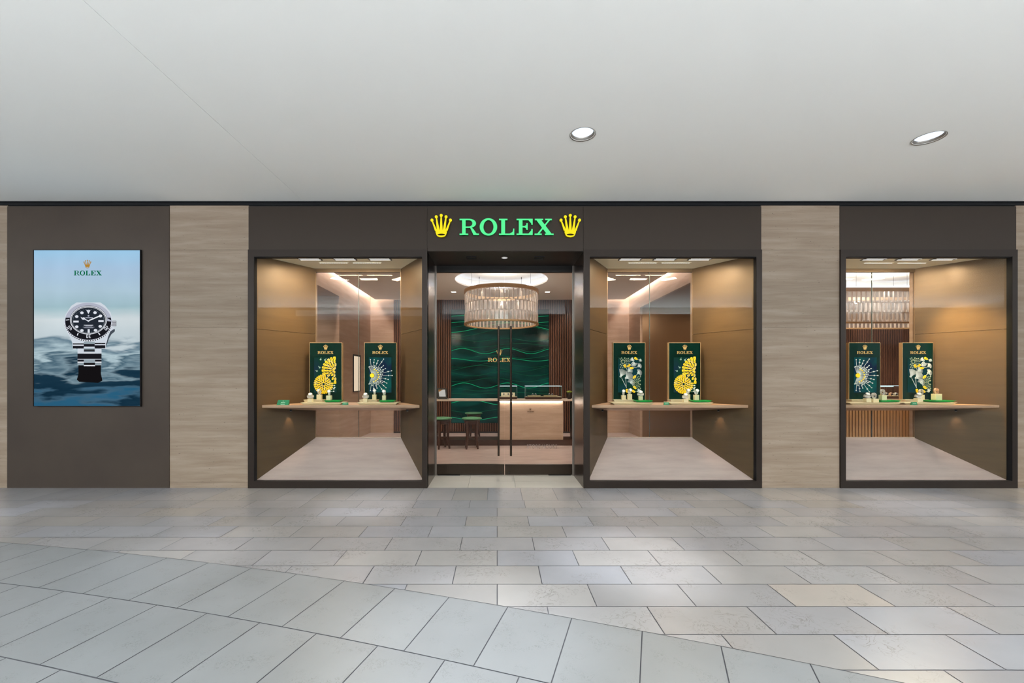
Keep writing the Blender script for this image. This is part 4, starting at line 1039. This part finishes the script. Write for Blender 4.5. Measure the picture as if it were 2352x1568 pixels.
M['petalin'] = mat('petal_core', lin(200, 156, 14), .5, 0, .4, lin(200, 150, 10), .25)
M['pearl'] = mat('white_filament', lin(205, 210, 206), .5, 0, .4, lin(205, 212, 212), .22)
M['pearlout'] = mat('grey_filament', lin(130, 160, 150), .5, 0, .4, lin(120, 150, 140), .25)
def art(kind, ox, oz, mb, dfr):
    """relief artwork; local crop coordinates (x right, y down) from the panel's top left corner"""
    U = 1/(Q*PS)
    def P(x, y): return (ox+x*U, oz-y*U)
    def loz(x, y, a, L_, wd, m):
        c_, s_ = math.cos(a), math.sin(a)
        sh = [(-.5, -.32), (-.42, -.5), (.2, -.5), (.5, -.18), (.5, .18), (.2, .5), (-.42, .5), (-.5, .32)]
        mb.prism([P(x+u*L_*c_-v*wd*s_, y+u*L_*s_+v*wd*c_) for u, v in sh], dfr-1.6, dfr, m)
        mb.prism([P(x+u*L_*.5*c_-v*wd*.42*s_, y+u*L_*.5*s_+v*wd*.42*c_) for u, v in sh], dfr-1.9, dfr-1.6, 2)
    def line(x0, y0, x1, y1, wd, m, dz=0):
        L_ = math.hypot(x1-x0, y1-y0) or 1; nx, ny = -(y1-y0)/L_*wd/2, (x1-x0)/L_*wd/2
        mb.prism([P(x0+nx, y0+ny), P(x1+nx, y1+ny), P(x1-nx, y1-ny), P(x0-nx, y0-ny)], dfr-1.0-dz, dfr-.2-dz, m)
    def disc(x, y, r, m, dz=0, n=12): mb.prism([P(x+r*math.cos(2*PI*i/n), y+r*math.sin(2*PI*i/n)) for i in range(n)], dfr-1.5-dz, dfr-.1, m)
    rr = random.Random(5)
    if kind == 'A':
        cx, cy = 283, 822
        for r, n, L_, wd in ((48, 9, 46, 19), (95, 15, 50, 25), (136, 21, 42, 26), (172, 28, 44, 28)):
            for i in range(n):
                a = 2*PI*i/n+r*.01
                if r > 150 and -1.35 < a-2*PI*(a > PI) < -.2: continue
                loz(cx+r*math.cos(a), cy+r*math.sin(a), a+PI, L_, wd, 0 if rr.random() < .78 else 1)
        cx, cy = 522, 545
        for r, n, L_, wd in ((46, 10, 50, 22), (108, 15, 60, 30), (172, 21, 62, 34), (236, 25, 74, 44)):
            for i in range(n):
                a = 2*PI*i/n+.1; x, y = cx+r*math.cos(a), cy+r*math.sin(a)
                if x > 522 or y > 800 and x < 440: continue
                if math.hypot(x-283, y-822) < 200: continue
                loz(x, y, a+PI, L_*(1 if y < 560 else .9), wd, 0 if rr.random() < .75 else 1)
        for x, y in ((500, 850), (505, 890), (490, 915), (485, 965)):
            line(430, y+10, x, y, 4, 3); disc(x, y, 13, 3)
        for x, y, a in ((205, 490, .8), (310, 340, 2.2), (225, 330, 1.8), (150, 560, .4)):
            line(x, y, x-40*math.cos(a), y-40*math.sin(a), 7, 4); disc(x, y, 17, 4)
    elif kind == 'B':
        cx, cy = 155, 650
        n = 33
        for i in range(n):
            a = -PI/2-.35+(PI+.7)*i/(n-1); L_ = rr.choice((300, 330, 370, 400)) if abs(a) < 1.2 else rr.choice((270, 300, 320))
            if i % 2: L_ *= .62
            if abs(a) > PI/2: L_ = min(L_, 62/max(.05, abs(math.cos(a))))
            x1, y1 = cx+L_*math.cos(a), cy+L_*math.sin(a)
            line(cx+50*math.cos(a), cy+50*math.sin(a), x1, y1, 4.2, 3); disc(x1, y1, 10, 3)
            if abs(a) < 1.5:
                disc(cx+L_*.82*math.cos(a), cy+L_*.82*math.sin(a), 12, 3)
                if i % 3 == 0: disc(cx+130*math.cos(a), cy+130*math.sin(a), 12, 0, .3)
        disc(cx, cy, 42, 0, .6, 24)
    else:
        def fan(x, y, a, sp, r, n, m=3, core=20):
            for i in range(n):
                q = a-sp/2+sp*i/(n-1); line(x, y, x+r*math.cos(q), y+r*math.sin(q), 3.0, m)
            disc(x, y, core, m, .2); disc(x, y, core*.5, 4, .5)
        def burst(x, y):
            for r, n in ((40, 10), (80, 16), (120, 22)):
                for i in range(n):
                    q = 2*PI*i/n; xx, yy = x+r*math.cos(q), y+r*math.sin(q)
                    if 124 < xx < 548 and 300 < yy < 980: loz(xx, yy, q, 30, 12, 4)
        burst(190, 375); burst(520, 790)
        fan(390, 345, PI*1.5-1, 1.7, 60, 12); fan(395, 395, 1.2, 2.2, 75, 16); fan(500, 465, -.6, 2.6, 60, 14); fan(490, 600, -.5, 2.6, 75, 16)
        fan(245, 700, -.55, 1.9, 150, 20); fan(140, 668, -1.1, 1.3, 150, 14); fan(350, 795, -1.1, 3.6, 75, 18, core=18); fan(495, 965, -1.2, 1.6, 48, 10); fan(300, 560, -.7, 2.2, 80, 16); fan(535, 335, 1.6, 2, 40, 8, core=18)
        for a in ((375, 390, 310, 460), (245, 500, 275, 540), (480, 480, 400, 495), (480, 620, 425, 665), (160, 700, 260, 900), (240, 720, 255, 900), (360, 815, 400, 870), (400, 965, 480, 965), (470, 330, 530, 335)): line(*a, 6, 3)
        for x, y, a in ((445, 313, .6), (228, 463, .95), (300, 455, 2.5), (362, 502, 0), (412, 682, 2.3), (423, 890, .8), (265, 955, 1.45), (395, 965, .6)): loz(x, y, a, 72, 40, 0)
def display_panel(x0, x1, kind, lab):
    X0, X1 = X_(x0, PS), X_(x1, PS); zt = Z_(787.5, PS)
    mid = (X0+X1)/2
    t = thing('advertising_board', lab, 'advertising board', (mid, PDp+5, SHZ), 'green display panels in the shop windows')
    b = MB(); b.box(X0-1.2, X1+1.2, PDp+.6, PDp+10, SHZ, zt+1.2); obj('brass_case', b, M['brass'], t)
    b = MB(); b.box(X0, X1, PDp, PDp+1, SHZ, zt); obj('green_face', b, M['panelgreen'], t)
    b = MB(); b.box(X0+11.2, X0+67.4, PDp-1.2, PDp, Z_(901, PS), Z_(820.5, PS)); scr = obj('screen', b, M['screen'+kind], t)
    b = MB(); art(kind, X0, zt, b, PDp-1.2)
    nm = {'A': ('yellow_petal_relief', 'two rosettes of yellow petals'), 'B': ('dandelion_relief', 'white burst with a yellow centre'), 'C': ('seed_relief', 'white seed heads with yellow pods')}[kind]
    obj(nm[0], b, [M['petal'], M['petal2'], M['petalin'], M['pearl'], M['pearlout']], t, label=nm[1])
    cxm = mid
    b = MB(); crown(b, cxm-5.8, Z_(803.5, PS), 13, PDp-.8, PDp); obj('crown', b, M['gold'], t)
    wordmark(t, cxm-20, cxm+20, Z_(812.5, PS), PDp-.8, PDp, M['gold'])
PANELS = [(711.5, 784.5, 'A', 'green panel with yellow petal rosettes in the left window'), (837.5, 909.5, 'B', 'green panel with white dandelion burst in the left window'),
          (1409, 1481.5, 'C', 'green panel with white seed heads in the middle window'), (1537, 1608.5, 'A', 'green panel with yellow petal rosettes in the middle window'),
          (1951, 2021.5, 'B', 'green panel with white dandelion burst in the right window'), (2074, 2143, 'C', 'green panel with white seed heads in the right window')]
for p in PANELS: display_panel(*p)

# ------------------------------------------------------------------ trays, blocks, watches, cards
def shelf_x(px, t): s = 1000/(1000+131*t); return X_(px, s)
def tray(x0, x1, t0, t1, z, h, m, lab, lip=1.4, nm='display_tray'):
    d0_, d1_ = 1000+131*t0, 1000+131*t1; s = 1000/d0_
    X0, X1 = X_(x0, s), X_(x1, s); q = (X1-X0)*.07
    t = thing(nm, lab, 'tray', ((X0+X1)/2, (d0_+d1_)/2, z), 'display trays on the window shelves')
    b = MB(); n = 6
    b.hexa([(X0+q, d0_+3, z), (X1-q, d0_+3, z), (X1-q, d1_-2, z), (X0+q, d1_-2, z), (X0, d0_, z+h), (X1, d0_, z+h), (X1, d1_, z+h), (X0, d1_, z+h)])
    obj('tray_body', b, m, t, bevel=.004)
    b = MB(); e = 1.6
    b.box(X0, X1, d0_, d0_+e, z+h, z+h+.7); b.box(X0, X1, d1_-e, d1_, z+h, z+h+.7); b.box(X0, X0+e, d0_+e, d1_-e, z+h, z+h+.7); b.box(X1-e, X1, d0_+e, d1_-e, z+h, z+h+.7)
    obj('rim', b, m, t)
def block_watch(x0, x1, y0, y1, t, pose, zb, lab, m='steel'):
    """x0,x1 block width; y0 block top; y1 block foot"""
    s = 1000/(1000+131*t); X0, X1 = X_(x0, s), X_(x1, s); wd = X1-X0; cx = (X0+X1)/2; cd = 1000+131*t
    zt = max(Z_(y0, s), zb+5)
    T = thing('display_block', 'ivory display block '+lab[0], 'display block', (cx, cd, zb), 'ivory blocks on the window shelves')
    b = MB(); b.box(X0, X1, cd, cd+wd*.85, zb, zt); obj('block', b, M['ivory'], T, bevel=.0015)
    W_ = thing('wristwatch', lab[1], 'watch', (cx, cd+wd*.4, zt), 'wristwatches in the shop windows')
    if pose != 'lying':
        b = MB(); b.tube((cx, cd+wd*.45, zt), (cx, cd+wd*.45, zt+2.2), 1.6, 1.2, 10); obj('holder', b, M['ivory'], W_)
    def Mx(rx, rz, c): return Matrix.Translation(c) @ Matrix.Rotation(rz, 4, 'Z') @ Matrix.Rotation(rx, 4, 'X')
    if pose == 'up':
        c = Vector((cx, cd+wd*.45, zt+7)); Mt = Mx(-.15, random.uniform(-.35, .35), c)
        b = MB(); ring(b, (0, 0, 0), 4.2, 5.6, 4.4, 'x'); b.xform(Mt); obj('bracelet', b, M[m], W_)
        f = MB(); f.lathe((0, -5.6, 2.6), [(.01, -1.0), (3.4, -.9), (4.1, -.4), (4.1, .9), (3.2, 1.2)], 20, axis='y'); f.tube((4, -5.6, 2.6), (5.1, -5.6, 2.6), .6, n=6); f.xform(Mt); C_ = obj('watch_case', f, M[m], W_)
        g_ = MB(); g_.lathe((0, -6.7, 2.6), [(.01, 0), (2.9, 0)], 18, axis='y'); g_.xform(Mt); obj('watch_dial', g_, M['dial'], C_)
    elif pose == 'lying':
        c = Vector((cx, cd+wd*.4, zt+5.4)); Mt = Mx(.30, random.uniform(-.2, .2), c)
        b = MB(); ring(b, (0, 0, -.6), 7.2, 5.6, 4.2, 'z'); b.xform(Mt); obj('bracelet', b, M[m], W_)
        f = MB(); f.lathe((0, -4.6, 1.4), [(.01, -2.0), (4.2, -1.8), (5.0, -.8), (5.0, .6), (4, 1)], 20, axis='y'); f.xform(Mx(-.95, .15, c)); C_ = obj('watch_case', f, M[m], W_)
        g_ = MB(); g_.lathe((0, -6.7, 1.4), [(.01, 0), (3.6, 0)], 18, axis='y'); g_.xform(Mx(-.95, .15, c)); obj('watch_dial', g_, M['dial'], C_)
    else:
        c = Vector((cx, cd+wd*.45, zt+7.4)); Mt = Mx(-.1, .35, c)
        b = MB(); ring(b, (0, 0, 0), 5.6, 6.0, 4.0, 'y', 24, .9); b.xform(Mt); obj('bracelet', b, M[m], W_)
        f = MB(); f.box(2.0, 6.6, -3.2, 3.2, -1, 1); f.xform(Mx(-.1, .35, c) @ Matrix.Translation((2.6, 0, 3.2)) @ Matrix.Rotation(.9, 4, 'Y') @ Matrix.Translation((-3.4, 0, 0))); C_ = obj('watch_case', f, M[m], W_)
TZ, TZ2 = SHZ+5.5, SHZ+6.2
WN = ('in the left window', 'in the middle window', 'in the right window')
def setting(pan, lower, small, green, items, n, near):
    nm = near+' board '+WN[n]
    tray(lower[0], lower[1], .22, .50, SHZ, 4.6, M['tray'], 'wide ivory tray, front one before the '+nm)
    tray(small[0], small[1], .54, .70, SHZ, 9.0, M['tray'], 'small ivory tray behind the wide one, before the '+nm)
    tray(green[0], green[1], .32, .515, SHZ+5.4, 3.6, M['greentray'], 'emerald green acrylic tray before the '+nm)
    for it in items:
        x0, x1, y0, y1, t, pose, desc = it[:7]; m = it[7] if len(it) > 7 else 'steel'
        block_watch(x0, x1, y0, y1, {.28: .28, .60: .58, .62: .42}[t], pose, SHZ+{.28: 5.3, .60: 9.7, .62: 9.7}[t], (desc+' before the '+nm, '%s watch %s on block %s, %s' % ('rose gold' if m == 'rose' else 'steel', {'up': 'standing', 'lying': 'lying', 'ring': 'looped open'}[pose], desc, nm)), m)
A_, B_, C2 = 'petal', 'white burst', 'seed head'
setting(0, (690, 786), (697, 741), (744, 781), [(706, 716.4, 915, 925, .28, 'lying', 'at front left'), (727, 737, 906, 919, .60, 'up', 'in the middle'), (749, 759.5, 908, 918, .62, 'up', 'at right')], 0, A_)
setting(1, (818.6, 913), (825, 866), (870, 905), [(834, 843.2, 915, 924, .28, 'lying', 'at front left'), (855, 863.5, 906, 919, .60, 'up', 'in the middle'), (877.7, 885.7, 908, 918, .62, 'up', 'at right')], 0, B_)
setting(2, (1406, 1502), (1410, 1457), (1461, 1500), [(1428.5, 1437.6, 907.5, 918, .60, 'up', 'at left'), (1442.3, 1452, 905, 918, .60, 'up', 'in the middle'), (1468, 1476.7, 909.5, 918, .62, 'lying', 'at right')], 1, C2)
setting(3, (1537.7, 1638.7), (1540.5, 1588), (1592, 1636), [(1570.8, 1581, 916, 925, .28, 'lying', 'at front'), (1577, 1585.5, 905.5, 919, .60, 'up', 'in the middle'), (1596, 1606, 906.5, 918, .62, 'up', 'at right')], 1, A_)
setting(4, (1951, 2072), (1956, 2018), (2024, 2070), [(1990, 2001.5, 914.5, 924, .28, 'lying', 'at front left'), (2006, 2019, 915.5, 924, .28, 'ring', 'low, centre'), (2026, 2037, 907, 918, .62, 'ring', 'at right')], 2, B_)
setting(5, (2076, 2199), (2080, 2135), (2140, 2197), [(2108, 2120.5, 914.5, 924, .28, 'lying', 'at front'), (2115, 2124, 906.5, 918, .60, 'ring', 'tall, middle'), (2150, 2164, 904.5, 917, .62, 'ring', 'far right', 'rose')], 2, C2)
def card(x0, x1, y0, t, lab, big=False):
    s = 1000/(1000+131*t); X0, X1 = X_(x0, s), X_(x1, s); zt = Z_(y0, s); d_ = 1000+131*t
    T = thing('info_card', lab, 'card', ((X0+X1)/2, d_, SHZ), 'green cards on the window shelves')
    b = MB(); q = (zt-SHZ)*.35
    sk = (X1-X0)*.06 if big else .3
    b.hexa([(X0, d_, SHZ), (X1-sk, d_, SHZ), (X1-sk, d_+q+3, SHZ), (X0, d_+q+3, SHZ), (X0+sk, d_+q, zt), (X1, d_+q, zt), (X1, d_+q+.8, zt), (X0+sk, d_+q+.8, zt)]); obj('card_body', b, M['card'], T)
    b = MB(); w_ = X1-X0; h_ = zt-SHZ
    for v, a, c in (((.80, .46, .54), (.55, .33, .67), (.2, .33, .67)) if big else ((.5, .2, .8),)):
        b.box(X0+w_*a, X0+w_*c, d_+q*v-.5, d_+q*v+.3, SHZ+h_*(v-.05), SHZ+h_*(v+.05))
    obj('card_print', b, M['cardtext'], T)
card(635, 663, 918.5, .10, 'larger green card standing alone at the left end of the left window shelf', True)
card(786, 799, 924.2, .12, 'small green card between the two panels of the left window')
card(1525.5, 1537.7, 923.8, .12, 'small green card between the trays in the middle window')
card(2095, 2108, 923.2, .12, 'small green card at the shelf edge in the right window')
